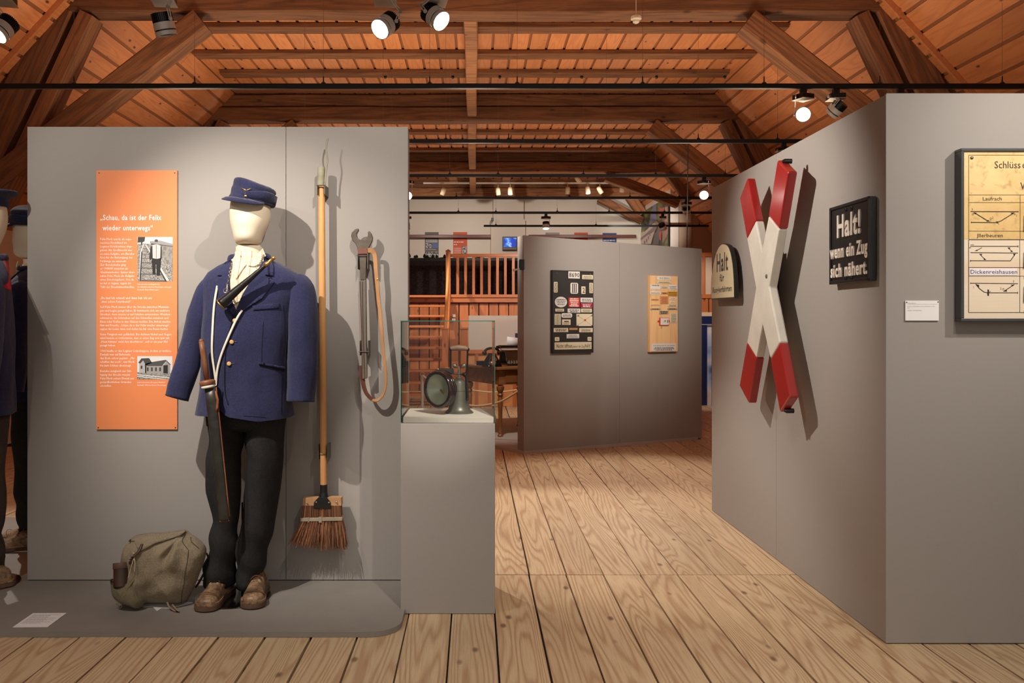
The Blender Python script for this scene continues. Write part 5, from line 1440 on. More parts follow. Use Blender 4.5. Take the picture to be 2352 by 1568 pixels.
def k1(st, a, b, s): return (st, kz(a, b)[0], kz(a, b)[1], s / 3.136 * 3.411 / 2000 / .72, .8, 0, 'LEFT')
lettering([kt('Schlüss', 733, 920, 270, 52, .0), k1('elbrett', 934, 270, 52), k1('W', 922, 424, 54), kt('Laufrach', 648, 784, 502, 26), kt('Jllerbeuren', 610, 797, 766, 26),
           k1('3', 570, 575, 16), k1('2', 718, 634, 16), k1('1', 890, 620, 16), k1('1', 580, 1132, 14), k1('2', 776, 1144, 16), k1('3', 868, 1093, 16)], -.0437, INK, kb, res=2)
p = kz(554, 1040); q_ = kz(896, 992); m = MB(); m.bb(p[0], q_[0], -.0445, -.0432, p[1], q_[1]); strip = obj('name_strip', m, plain('white_paper_strip', (240, 230, 232), .5), kb)
lettering([kt('Dickenreishausen', 558, 893, 1030, 30, .003)], -.0449, plain('blue_black_ink', (40, 44, 74), .6), kb, 'strip_lettering')
p = kz(572, 195); m = MB(); m.lathe([(.0065, 0), (.0062, .002), (.004, .004), (0, .005)], 18, (p[0], -.043, p[1]), Vector((0, -1, 0)).to_track_quat('Z', 'Y').to_matrix()); obj('screw', m, plain('steel_screw', (150, 140, 128), .3, metal=.9), kb, smooth=True)
TAG = plain('brown_key_tag', (84, 58, 38), .5, var=.2)
for i, (a, b) in enumerate(((945, 590), (943, 855), (943, 1100), (1130, 592), (1125, 856), (1132, 1102))):
    p = kz(a, b); lab = ['top row', 'middle row', 'bottom row'][i % 3] + (' nearest the diagrams' if i < 3 else ' second from the diagrams')
    kt_ = thing('key_tag', 'brown hanging key tag on the key board, ' + lab, 'key tag', FF.world(p[0] + .02, .045, p[1]), FF.rz, 'key tags hanging on the key board')
    m = MB(); m.prism([(-.020, -.16 * .45), (-.018, -.01), (-.008, .0), (.012, .0), (.020, -.012), (.019, -.072)], -.004, 0); obj('tag_plate', m, TAG, kt_, bevel=.001)
    m = MB(); m.tube([(0, -.002, .008 + .0), (0, -.012, .004), (0, -.012, -.006)], .0016, 6); obj('hook', m, BRASS, kt_)
    m = MB(); m.tube([(-.004, -.006, -.074), (-.008, -.006, -.105)], .002, 6); m.box((-.010, -.006, -.102), (.008, .002, .01)); obj('key', m, BRASS, kt_)
# ------------------------------------------------------------------ enamel plate boards on the middle wall
PRED = plain('red_enamel', (206, 64, 52), .3, coat=.4); PMAG = plain('crimson_enamel', (168, 24, 60), .3, coat=.4)
PW = plain('white_enamel_plate', (228, 224, 216), .28, coat=.4); PC = plain('cream_plate', (222, 210, 180), .35, coat=.2)
PO = plain('ochre_plate', (208, 154, 58), .35, coat=.2); PTAN = plain('tan_plate', (206, 152, 96), .4); PGR = plain('grey_plate', (176, 166, 146), .4, metal=.2)
PINK = plain('red_ink', (176, 70, 60), .6); PBR = plain('brown_ink', (120, 84, 60), .6)
def plate_board(name, label, front, zoff, zsc, side, mat, off, plates, extra=None):
    L_, R_, T0, T1, B0, B1 = front
    pl0 = FM.loc(zoff[0] + L_ / zsc, zoff[1] + (T0 + B0) / 2 / zsc, off); pl1 = FM.loc(zoff[0] + R_ / zsc, zoff[1] + (T1 + B1) / 2 / zsc, off)
    x0, x1 = pl0[0], pl1[0]
    zt_ = FM.loc(zoff[0] + L_ / zsc, zoff[1] + T0 / zsc, off)[1]; zb_ = FM.loc(zoff[0] + L_ / zsc, zoff[1] + B0 / zsc, off)[1]
    W_, Hh = x1 - x0, zt_ - zb_
    root = thing(name, label, 'board', FM.world(0, 0, 0), FM.rz)
    m = MB(); m.bb(x0, x1, -off, -.002, zb_, zt_); obj('board', m, mat, root, bevel=.003)
    if side: 
        m = MB()
        for b_ in ((x0, x1, zt_ - .012, zt_), (x0, x1, zb_, zb_ + .012), (x0, x0 + .012, zb_, zt_), (x1 - .012, x1, zb_, zt_)): m.bb(b_[0], b_[1], -off - .004, -off, b_[2], b_[3])
        obj('raised_edge', m, mat, root, bevel=.001)
    def uv(a, b):
        u = (a - L_) / (R_ - L_); tp = T0 + (T1 - T0) * u; bt = B0 + (B1 - B0) * u
        return (x0 + W_ * u, zt_ - Hh * (b - tp) / (bt - tp))
    rr = random.Random(11)
    for pl in plates:
        (a0, b0, a1, b1), pm, txt = pl[:3]; shape = pl[3] if len(pl) > 3 else 'rect'
        c = ((a0 + a1) / 2, (b0 + b1) / 2)
        xa, _ = uv(a0, c[1]); xb2, _ = uv(a1, c[1]); zt2 = uv(c[0], b0)[1]; zb2 = uv(c[0], b1)[1]
        yf = -off - .005
        m = MB()
        if shape == 'round':
            cx2, cz2 = (xa + xb2) / 2, (zt2 + zb2) / 2; rx_, rz_ = (xb2 - xa) / 2, (zt2 - zb2) / 2
            m.prism([(cx2 + rx_ * cos(t), cz2 + rz_ * sin(t)) for t in [i * pi / 16 for i in range(32)]], yf, -off)
        elif shape in ('soft', 'pill'):
            r_ = min(xb2 - xa, zt2 - zb2) * (.18 if shape == 'soft' else .42); q = []
            for (sx, sz, a_) in ((xb2 - r_, zt2 - r_, 0), (xa + r_, zt2 - r_, pi / 2), (xa + r_, zb2 + r_, pi), (xb2 - r_, zb2 + r_, 1.5 * pi)):
                for k in range(5): q.append((sx + r_ * cos(a_ + k * pi / 8), sz + r_ * sin(a_ + k * pi / 8)))
            m.prism(q, yf, -off)
        else: m.bb(xa, xb2, yf, -off, zb2, zt2)
        po = obj('plate', m, pm, root, bevel=.0012)
        lines = []; bars = MB(); ink = BLK
        if len(pl) > 4: ink = pl[4]
        hgt = zt2 - zb2; wdt = xb2 - xa
        for t_ in txt:
            if t_[0] == 'T':   # real text: string, u0, u1, v baseline, cap height fraction, bold
                _, st, u0, u1, v, hh, bo = t_
                lines.append(fit(st, xa + wdt * u0, xa + wdt * u1, zt2 - hgt * v, hgt * hh / .70, bo))
            elif t_[0] == 'B':  # unreadable printed lines
                _, n_, v0, v1, hh = t_
                for k in range(n_):
                    v = v0 + (v1 - v0) * (k / max(1, n_ - 1)); mg = rr.uniform(.08, .2)
                    wordbars(xa + wdt * mg, xb2 - wdt * mg, zt2 - hgt * v, hgt * hh, rr, yf - .0004, bars)
            elif t_[0] == 'R':  # bars u0,v0,u1,v1
                _, u0, v0, u1, v1 = t_
                bars.bb(xa + wdt * u0, xa + wdt * u1, yf - .0005, yf, zt2 - hgt * v1, zt2 - hgt * v0)
        if lines: lettering(lines, yf - .0004, ink, po, res=2)
        if bars.v: obj('print', bars, ink, po)
        if shape == 'rect' and wdt > .03:
            m = MB()
            for (u, v) in ((.03, .1), (.97, .1), (.03, .9), (.97, .9)): m.box((xa + wdt * u, yf - .0006, zt2 - hgt * v), (.0022, .0012, .0022))
            obj('plate_pin', m, BLK, po)
    return root, uv
W2 = plain('white_line_print', (236, 232, 226), .4)
b1 = [((370, 165, 550, 275), PW, [('T', '8690', .06, .94, .80, .60, .012)]),
      ((587, 225, 761, 292), PC, [('B', 2, .48, .8, .12)]),
      ((146, 322, 205, 488), PC, [('B', 7, .16, .9, .05)], 'soft'), ((701, 348, 760, 508), PC, [('B', 7, .16, .9, .05)], 'soft'),
      ((403, 342, 523, 512), PW, [('R', .14, .09, .86, .12), ('R', .14, .88, .86, .91), ('R', .22, .09, .32, .91), ('R', .45, .09, .55, .91), ('R', .68, .09, .78, .91)], 'soft'),
      ((574, 402, 640, 518), PC, [('T', '2', .25, .76, .84, .66, .01)]),
      ((163, 555, 350, 722), PW, [('B', 4, .30, .76, .06)], 'round'),
      ((374, 572, 547, 722), PRED, [('B', 1, .17, .17, .09), ('B', 2, .30, .38, .06), ('B', 1, .54, .54, .09), ('B', 2, .68, .76, .06), ('B', 2, .86, .93, .05)], 'rect', W2),
      ((561, 578, 756, 650), PW, [('B', 2, .42, .76, .14)]),
      ((563, 664, 754, 732), PMAG, [('B', 2, .48, .82, .18), ('R', .05, .08, .95, .12), ('R', .05, .9, .95, .94)], 'rect', W2),
      ((170, 742, 304, 787), PC, [('B', 2, .45, .8, .14)]), ((360, 744, 558, 808), PW, [('B', 2, .45, .86, .18)]), ((570, 747, 743, 806), PC, [('B', 3, .35, .85, .10)]),
      ((158, 824, 254, 994), PC, [('B', 7, .14, .92, .04), ('R', .45, .1, .47, .95)]), ((264, 814, 430, 885), PW, [('B', 2, .45, .72, .13)], 'pill'),
      ((273, 911, 405, 997), PC, [('R', .24, .28, .78, .46), ('B', 2, .66, .88, .08)]),
      ((498, 828, 751, 1018), PC, []),
      ((144, 1044, 368, 1108), PC, [('B', 2, .42, .76, .18)]), ((386, 1045, 515, 1077), PTAN, [('B', 1, .65, .65, .2)], 'rect', PBR), ((540, 1047, 755, 1114), PC, [('B', 3, .4, .84, .1)]),
      ((345, 1140, 540, 1206), PW, [('B', 3, .35, .85, .1)]),
      ((162, 1186, 231, 1248), PC, [('T', 'Zu', .28, .74, .64, .36, .01)], 'soft'), ((674, 1188, 736, 1248), PC, [('T', 'Offen', .14, .86, .64, .3, .01)], 'soft'),
      ((158, 1266, 736, 1378), PC, [('T', 'Nicht öffnen,', .045, .485, .78, .54, .010), ('T', 'bevor der Zug', .50, .80, .76, .34, .008), ('T', 'hält!', .815, .965, .76, .52, .010)])]
BB = plain('black_stained_board', (44, 40, 37), .5, var=.12, bump=.3, bscale=30)
bb_, uvb = plate_board('sign_board', 'black board with white, cream and red enamel train plates on the middle wall', (130, 768, 135, 170, 1440, 1430), (1250, 600), 6.815, True, BB, .04, b1)
m = MB()
def stick(a0, b0, a1, b1_, w_, uv, y):
    p = uv(a0, b0); q_ = uv(a1, b1_); d = Vector((q_[0] - p[0], q_[1] - p[1])); n_ = Vector((-d.y, d.x)).normalized() * w_
    m.prism([(p[0] + n_.x, p[1] + n_.y), (q_[0] + n_.x, q_[1] + n_.y), (q_[0] - n_.x, q_[1] - n_.y), (p[0] - n_.x, p[1] - n_.y)], y - .0005, y)
stick(530, 860, 725, 1000, .0009, uvb, -.0451); stick(530, 995, 725, 860, .0009, uvb, -.0451); obj('envelope_cross', m, PBR, bb_)
p = uvb(632, 926); m = MB(); m.prism([(p[0] + .012 * cos(t), p[1] + .010 * sin(t)) for t in [i * pi / 8 for i in range(16)]], -.047, -.045); obj('red_seal', m, PRED, bb_)
for i, (a, b) in enumerate(((520, 850), (735, 852), (514, 1000), (742, 1000))):
    p = uvb(a, b); m = MB(); m.lathe([(.011, 0), (.011, .003), (.005, .008), (0, .009)], 14, (p[0], -.045, p[1]), Vector((0, -1, 0)).to_track_quat('Z', 'Y').to_matrix()); obj('corner_screw', m, CH, bb_, smooth=True)
for (a, b) in ((197, 182), (720, 212)):
    p = uvb(a, b); m = MB(); m.ball((p[0], -.041, p[1]), .004, 10); obj('screw', m, CH, bb_)
b2 = [((272, 180, 500, 236), PW, [('T', '913 003-0', .18, .88, .76, .5, .004)]), ((272, 256, 505, 296), PC, [('B', 2, .48, .8, .16)]),
      ((167, 310, 330, 390), PW, [('B', 1, .28, .28, .16), ], 'rect', BLK), ((335, 338, 452, 376), PC, [('B', 2, .45, .85, .16)]), ((455, 322, 610, 398), PW, [('B', 3, .34, .84, .09)]),
      ((167, 420, 330, 472), PW, [('T', 'Nichtraucher', .08, .92, .74, .46, .012)]), ((345, 436, 450, 470), PTAN, [('B', 1, .75, .75, .45)]), ((452, 428, 608, 503), PO, [('B', 1, .28, .28, .12), ('T', 'Schwerbeschädigte', .07, .95, .62, .22, .012), ('B', 1, .86, .86, .1)]),
      ((185, 545, 300, 570), PTAN, [('B', 1, .7, .7, .35)], 'rect', PBR), ((325, 502, 458, 630), PTAN, [('B', 8, .16, .92, .05)], 'rect', PINK), ((480, 527, 592, 558), PW, [('B', 1, .65, .65, .3)], 'rect', PINK),
      ((488, 590, 568, 612), PW, [('B', 1, .7, .7, .3)], 'rect', PINK), ((170, 632, 330, 656), plain('pale_wood_plate', (232, 196, 150), .5), [('B', 1, .7, .7, .3)], 'rect', PBR), ((452, 638, 608, 678), PC, [('B', 2, .45, .8, .18)]),
      ((168, 700, 330, 724), PGR, [('B', 1, .7, .7, .45)]), ((448, 700, 606, 727), PGR, [('B', 1, .7, .7, .45)]), ((314, 742, 460, 797), PGR, [('B', 2, .4, .85, .2)]),
      ((487, 784, 598, 942), PC, [('B', 8, .12, .94, .045)]),
      ((188, 1276, 586, 1400), PW, [('T', 'Das Auf- und Abspringen während der Fahrt', .06, .60, .33, .14, .010), ('T', 'ist verboten.', .64, .95, .33, .14, .010), ('B', 3, .58, .9, .08)])]
PINE = wood('pale_pine_board', (240, 196, 142), (214, 160, 104), (150, 92, 52), along=2, rings=2, stretch=12, rough=.45, grain=.35, knots=1, var=.05, sc_=14, fine=.1)
wb_, uvw = plate_board('sign_board', 'pale pine board with small train carriage plates, right on the middle wall', (163, 620, 158, 178, 1415, 1410), (1470, 610), 7.13, False, PINE, .045, b2)
p = uvw(383, 912); Dm = Vector((0, -1, 0)).to_track_quat('Z', 'Y').to_matrix()
sx = (uvw(620, 900)[0] - uvw(163, 900)[0]) / 457
def lk(a, b): q_ = uvw(a, b); return q_
m = MB(); a_ = lk(308, 850); b_ = lk(457, 980); m.bb(a_[0], b_[0], -.062, -.046, b_[1], a_[1])
for a in (295, 468): q_ = lk(a, 910); m.lathe([(.011, 0), (.011, .008), (.004, .009)], 16, (q_[0], -.046, q_[1]), Dm)
lk_ = obj('lock_case', m, PRED, wb_, bevel=.004, label='red enamel lock case')
m = MB(); a_ = lk(316, 858); b_ = lk(449, 972); m.bb(a_[0], b_[0], -.0632, -.0622, b_[1], a_[1]); obj('lock_face', m, PW, lk_, bevel=.0005)
q_ = lk(386, 908); m = MB(); m.lathe([(.016, 0), (.016, .004), (.009, .006), (.007, .002), (0, .002)], 20, (q_[0], -.063, q_[1]), Dm); obj('lock_dial', m, PC, lk_, smooth=True)
q_ = lk(386, 908); m = MB(); m.lathe([(.0045, .0), (.0045, .0035), (0, .0036)], 12, (q_[0], -.066, q_[1]), Dm); q_ = lk(430, 912); m.bb(q_[0] - .003, q_[0] + .003, -.066, -.063, q_[1] - .018, q_[1] + .014); obj('lock_lever', m, BLACK, lk_)
q_ = lk(345, 1005); m = MB(); m.bb(q_[0] - .006, q_[0] + .006, -.052, -.046, q_[1] - .012, q_[1] + .02); obj('lock_tongue', m, PTAN, wb_)

# ------------------------------------------------------------------ ceiling tracks
TZ = 2.952
RAILM = plain('black_track', (12, 12, 13), .35)
WIRE = plain('steel_wire', (120, 104, 90), .4, metal=.6)
def top_z(x): return FH - .005 if abs(x) < FW else zs(abs(x)) - .005
tracks = [(2.42, -3.2, 3.6, [], 'over the viewer'), (4.32, -3.6, 3.9, [], 'just above the picture, carrying the big lamps'), (6.2, -4.1, 4.15, [170, 447, 743, 987, 1188, 1476, 1755, 2021, 2302], 'highest in the picture, crossing it from edge to edge'), (8.09, -4.1, 4.15, [700, 880, 1024, 1168, 1393, 1604, 1786], 'second below the topmost one, with the thin cable'),
          (10.0, -4.1, 4.15, [900, 1033, 1144, 1340, 1506, 1666], 'third from the top'), (11.8, -4.1, 4.15, [930, 1048, 1139, 1308, 1447, 1560], 'right above the white gable wall'),
          (13.4, -4.1, 4.15, [1053, 1139, 1280, 1399, 1526], 'crossing the upper gable wall, with two lamps'), (15.25, .16, 4.1, [1139, 1369, 1482, 1606], 'shortest one, lowest in the picture')]
TR_ = {}
for (Y, xa, xb, wires, lab) in tracks:
    t = thing('lighting_track', 'black suspended lighting track, ' + lab, 'track', (0, Y, TZ)); TR_[Y] = t
    m = MB(); m.bb(xa, xb, -.017, .017, -.016, .018); obj('rail', m, RAILM, t, bevel=.001)
    m = MB(); m.bb(xa, xb, -.010, .010, -.0175, -.016); obj('rail_slot', m, plain('track_slot', (70, 62, 56), .4), t)
    for px in wires:
        x = (px - 1090) * Y / 2000
        if not (xa < x < xb): continue
        m = MB(); m.lathe([(.020, .018), (.016, .026), (.005, .036), (.0035, .07), (.001, .075)], 10, (x, 0, 0)); a = obj('wire_clamp', m, RAILM, t)
        m = MB(); m.cyl((x, 0, .05), (x, 0, top_z(x) - TZ), .0011, n=5); obj('suspension_wire', m, WIRE, t)
HOOKK = plain('black_wire_anchor', (16, 14, 13), .5)

# ------------------------------------------------------------------ track lamps
FIN = plain('black_heat_sink', (16, 16, 17), .4); LG = plain('lamp_grey', (212, 204, 194), .35, metal=.15)
LENS = emis('lit_lens', (255, 250, 240), LENS_E); LOFF = plain('unlit_lens', (60, 60, 62), .15)
def gear_ring(r1, r2, z, n=36):
    out = []
    for k in range(n):
        for (f, r) in ((0, r1), (.45, r1), (.5, r2), (.95, r2)):
            a = 2 * pi * (k + f) / n; out.append(Vector((r * cos(a), r * sin(a), z)))
    return out
def track_lamp(px, py, Y, d, lit, label, sc2=1.0, plate=True, armside=-1):
    hp = P(px, py, Y - .0); d = Vector(d).normalized()
    t = thing('track_lamp', label, 'lamp', (hp.x, Y, TZ - .016))
    h = Vector((0, 0, hp.z - (TZ - .016)))
    q = d.to_track_quat('Z', 'Y').to_matrix()
    m = MB(); m.box((0, 0, -.018), (.045, .030, .036)); obj('track_adapter', m, RAILM, t, bevel=.002)
    gzc = -.058
    rot = Matrix.Rotation(atan2(d.y, d.x) + pi / 4, 3, 'Z')
    m = MB(); m.box((0, 0, gzc), (.105, .105, .034), rot); gb = obj('gear_box', m, FIN, t, bevel=.002)
    m = MB(); m.box((0, 0, gzc - .0195), (.112, .112, .004), rot); obj('cover_plate', m, LG, gb)
    m = MB(); R = .052
    m.rings([gear_ring(R * .98, R * .86, -.058), gear_ring(R * .98, R * .86, -.008)]); m.v = [tuple(q @ Vector(v) + h) for v in m.v]
    hs_ = obj('heat_sink', m, FIN, t)
    m = MB(); m.lathe([(R * .5, -.014), (R, -.012), (R * 1.0, .022), (R * .97, .023)], 36, h, q, cap=False); hd_ = obj('lamp_head', m, LG, t, smooth=True)
    m = MB(); m.lathe([(R * .955, .020), (R * .955, .032)], 36, h, q, cap=False); obj('dark_ring', m, FIN, hd_, smooth=True)
    m = MB(); m.lathe([(R * .96, .029), (R * 1.0, .030), (R, .050), (R * .93, .050), (R * .86, .042), (R * .8, .034)], 36, h, q, cap=False); obj('front_ring', m, LG, hd_, smooth=True)
    m = MB(); m.lathe([(R * .88, .043), (R * .6, .032), (R * .3, .025), (.0001, .023)], 32, h, q, cap=False); obj('lens', m, LENS if lit else LOFF, hd_, smooth=True)
    side = d.cross(Vector((0, 0, 1))).normalized() * armside
    a0 = side * .050 + Vector((0, 0, gzc)); a1 = h + side * .060 - d * .02
    mid = (a0 + a1) / 2 + Vector((-d.x, -d.y, 0)) * .05
    for (u, v) in ((a0 + Vector((d.x, d.y, 0)) * .04, mid), (mid, a1)):
        m = MB(); e = (v - u); w_ = e.cross(side).normalized()
        for s_ in (-1, 1): m.tube([u + w_ * s_ * .006, v + w_ * s_ * .006], .0028, 6)
        m.cyl(u - side * .003, u + side * .004, .010, n=12); m.cyl(v - side * .003, v + side * .004, .010, n=12)
        obj('arm', m, LG, t)
    m = MB(); m.cyl(a1, h + side * .04 - d * .02, .010, n=10); obj('pivot', m, FIN, t)
    return t
track_lamp(7, 66, 4.32, (-.35, -.55, -.8), True, 'lit spotlight cut by the left picture edge at the top', armside=1)
track_lamp(377, 58, 4.32, (.18, .25, -1), False, 'dark-backed spotlight hanging above the orange board', armside=1)
track_lamp(885, 58, 4.32, (-.50, -.62, -.62), True, 'lit spotlight above the mannequin, lens tilted toward the orange board', armside=-1)
track_lamp(1000, 38, 4.32, (.62, -.45, -.62), True, 'lit spotlight beside another, lens tilted toward the crossing sign', armside=1)
track_lamp(1845, 262, 6.2, (-.34, -.90, -.28), True, 'dazzling spotlight above the crossing sign, facing the viewer', armside=1)
track_lamp(1920, 250, 6.2, (-.50, .55, -.62), False, 'unlit-looking spotlight right beside the dazzling one above the crossing sign', armside=-1)
track_lamp(2068, 240, 6.2, (.0, .4, -1), False, 'spotlight mostly hidden behind the corner of the right wall block')
track_lamp(1800, 352, 8.09, (.1, .3, -1), False, 'spotlight peeking over the sloping top of the right wall')
track_lamp(1617, 447, 10.0, (-.25, -.93, -.25), True, 'smaller dazzling spotlight left of the arched sign, above the wall gap')
track_lamp(936, 448, 10.0, (.1, -.95, -.3), True, 'lit spotlight just appearing from behind the left wall edge')
track_lamp(1577, 484, 11.8, (.2, .3, -1), False, 'dark spotlight under the smaller dazzling one, beside the cable')
track_lamp(1254, 518, 13.4, (.0, -.25, -1), True, 'small lit spotlight in front of the gable wall above the middle wall corner')
track_lamp(1522, 521, 13.4, (.5, .4, -.8), False, 'small spotlight in front of the bridge mural')
track_lamp(934, 520, 13.4, (.0, .5, -.8), False, 'small spotlight half hidden at the left wall edge, low')
o = MB(); o.tube([P(1580, 334, 8.09), P(1579, 470, 8.8), P(1577, 620, 9.8)], .005, 8)
tag(obj('hanging_cable', o, plain('grey_cable', (70, 62, 56), .5), smooth=True), 'thin grey cable hanging down behind the middle wall right end', 'cable')
# wire anchors under a joist
for i, px in enumerate((885, 1040, 1148, 1336, 1508, 1665)):
    x = (px - 1090) * 10.35 / 2000
    m = MB(); m.lathe([(.016, .0), (.018, -.010), (.012, -.028), (.002, -.032)], 10, (x, 10.35, JZ - .004))
    tag(obj('wire_anchor', m, HOOKK, smooth=2), 'small black wire anchor under a ceiling joist, %s from the stair side' % ['first', 'second', 'third', 'fourth', 'fifth', 'sixth'][i], 'anchor', 'wire anchors under the joist')
# smoke detector
sd = thing('smoke_detector', 'white round smoke detector hanging on a cable before the nearest truss', 'detector', P(1461, 45, 7.1))
DW = plain('detector_white', (226, 212, 190), .5)
m = MB(); m.lathe([(.012, .032), (.040, .026), (.043, .020), (.043, .002), (.038, -.002), (.030, -.006), (.026, -.012), (.026, -.022), (.020, -.027), (.012, -.028), (.012, -.032), (0, -.033)], 28); obj('housing', m, DW, sd, smooth=True)
m = MB()
for k in range(14): a = k * 2 * pi / 14; m.box((.0275 * cos(a), .0275 * sin(a), -.009), (.003, .003, .004))
obj('vent_slots', m, BLACK, sd)
m = MB(); m.cyl((0, 0, .03), (0, 0, FH - sd.location.z), .0022, n=6); obj('cable', m, WHITE, sd)
# white cylinder spots on the white rail before the gable
WT = thing('lighting_track', 'white lighting track with small white cylinder lamps before the gable', 'track', (0, 17.0, 3.98))
m = MB(); m.bb(-1.0, 3.05, -.02, .02, -.014, .014); obj('rail', m, WHITE, WT)
CYL = plain('white_cylinder_lamp', (206, 184, 152), .5)
for i, (px, py, tl_, lit, nm_) in enumerate(((1018, 440, -.35, 0, 'first from the stairs'), (1144, 440, .12, 0, 'second from the stairs'), (1172, 439, 0, 1, 'lit one beside the second'), (1304, 438, 0, 0, 'alone above the middle wall corner'), (1350, 437, .1, 1, 'lit one right of the middle'), (1378, 437, .6, 0, 'tilted one between a lit and the last'), (1429, 434, -.05, 0, 'last one near the mural'), (1328, 413, .65, 0, 'upper tilted one left of the last pair'), (1403, 412, .7, 0, 'upper tilted one nearest the mural'))):
    b = P(px, py, 16.95); t = thing('cylinder_lamp', 'small white cylinder lamp under the gable truss, ' + nm_, 'lamp', b, 0, 'white cylinder lamps before the gable')
    q = Matrix.Rotation(-tl_, 3, 'Y') @ Matrix.Rotation(radians(-16 if lit else 14), 3, 'X')
    m = MB(); m.lathe([(.001, .085), (.028, .080), (.043, .062), (.047, .03), (.047, -.065), (.042, -.065), (.040, -.05)], 22, (0, 0, 0), q, cap=False); obj('lamp_body', m, CYL, t, smooth=2)
    m = MB(); m.lathe([(.041, -.056), (.0001, -.052)], 18, (0, 0, 0), q, cap=False); obj('lens', m, LENS if lit else LOFF, t)
    m = MB(); m.cyl((0, 0, .06), (0, .02, max(.10, 3.975 - b.z)), .006, n=8); obj('stem', m, CYL, t)

# ------------------------------------------------------------------ gallery: balustrade, stairs, model table, gable banners
YG = 15.02
bal = thing('balustrade', 'orange-brown wooden balustrade with square balusters along the gallery edge', 'balustrade', (0, YG, GF))
def gx(px, Y=YG): return (px - 1090) * Y / 2000
def gz(py, Y=YG): return H + (738 - py) * Y / 2000 - GF
m = MB(); m.bb(gx(1035), gx(1204), -.03, .03, gz(590), gz(583)); obj('top_rail', m, GALX, bal, bevel=.004)
m = MB(); m.bb(gx(1035), gx(1204), -.03, .03, gz(683), gz(676)); obj('bottom_rail', m, GALX, bal, bevel=.004)
for px in (1051.4, 1069.4, 1087.8, 1106, 1124, 1142.7, 1160.8, 1179): m = MB(); m.box((gx(px), 0, (gz(590) + gz(676)) / 2), (.046, .03, gz(590) - gz(676))); obj('baluster', m, GALW, bal)
for px in (1029.5, 1200.5):
    m = MB(); m.box((gx(px), -.01, (gz(578) - .25) / 2), (.082, .082, gz(578) + .25)); m.rings([[(gx(px) + a * r, -.01 + b * r, z) for a, b in ((-1, -1), (1, -1), (1, 1), (-1, 1))] for r, z in ((.046, gz(578)), (.046, gz(576)), (.006, gz(572.5)))]); obj('newel_post', m, GALW, bal, bevel=.004)
st = thing('staircase', 'open wooden stairs climbing to the gallery left of the balustrade', 'stairs', (0, 13, 0))
sx0, sx1 = -1.30, -.46
for k in range(10):
    f = k / 9; Yk = .2 + 1.75 * f; zk = .17 + (GF - .02 - .17) * f
    m = MB(); m.bb(sx0, sx1, Yk - .11, Yk + .11, zk - .018, zk + .018); obj('tread', m, GALX, st, bevel=.004)
m = MB(); m.add([(sx1 + a, y, z) for a in (0, .04) for (y, z) in ((0.0, .0), (0.0, .22), (1.95, GF + .02), (2.0, GF - .26), (.22, 0))], [(4, 3, 2, 1, 0), (5, 6, 7, 8, 9), (0, 1, 6, 5), (1, 2, 7, 6), (2, 3, 8, 7), (3, 4, 9, 8), (4, 0, 5, 9)]); obj('stringer', m, GALX, st)
m = MB(); m.tube([(sx1 + .02, -.0, 1.09), (sx1 + .02, 2.0, GF + .74)], .026, 12); obj('handrail', m, plain('varnished_handrail', (232, 160, 96), .2, coat=.5), st, smooth=True)
m = MB(); m.box((sx1 + .02, 0.0, .58), (.09, .09, 1.16)); m.box((sx1 + .02, 0, 1.17), (.11, .11, .02)); obj('newel_post', m, GALW, st, bevel=.004)
m = MB(); m.bb(gx(1026) + .0, gx(1026) + .62, .0, .6, 0, .02); 
o = thing('light_switch', 'small pale light switch on the boarded gallery front', 'switch', P(1043, 725, 15.05)); m = MB(); m.box((0, 0, 0), (.05, .02, .05)); obj('switch_plate', m, PW, o, bevel=.003); m = MB(); m.box((0, -.012, 0), (.022, .006, .03)); obj('rocker', m, WHITE, o)
o = thing('socket', 'small pale socket just below the light switch', 'socket', P(1042, 734, 15.05)); m = MB(); m.box((0, 0, 0), (.06, .02, .04)); obj('socket_plate', m, PC, o, bevel=.003); m = MB(); m.cyl((0, -.013, 0), (0, -.009, 0), .014); obj('socket_hole', m, LG, o)
# model railway table
CLO = cloth('black_cover_cloth', (42, 32, 33), .7, 60, folds=.6)
mt_ = thing('model_table', 'model landscape table skirted with black cloth behind the balustrade', 'table', (0, 16.3, GF))
tz = H + 146.5 * 16.3 / 2000 - GF
m = MB(); rs = []
for z in (0.0, tz * .5, tz - .06):
    rs.append([Vector((-2.6 + 3.5 * i / 70, -.02 * sin(i * .9) * (1 - z / tz) - .008 * sin(i * 2.3) * (1 - z / tz), z)) for i in range(71)])
m.rings(rs, cap=False, closed=False); obj('cloth_skirt', m, CLO, mt_, smooth=2, solid=.004)
m = MB(); m.bb(-2.6, .9, 0.02, 1.2, tz - .07, tz - .004); obj('table_top', m, BLACK, mt_)
m = MB(); rr = random.Random(4); nx, ny = 60, 10
vs = [(-2.6 + 3.5 * i / nx, .03 + 1.1 * j / ny, tz - .004 + max(0, noise.noise(Vector((i * .25, j * .4, 1)))) * .05) for j in range(ny + 1) for i in range(nx + 1)]
m.add(vs, [(j * (nx + 1) + i, j * (nx + 1) + i + 1, (j + 1) * (nx + 1) + i + 1, (j + 1) * (nx + 1) + i) for j in range(ny) for i in range(nx)])
obj('landscape', m, plain('model_turf', (150, 140, 70), .9, var=.4), mt_, smooth=2)
MT = plain('model_tree_green', (40, 44, 26), .9)
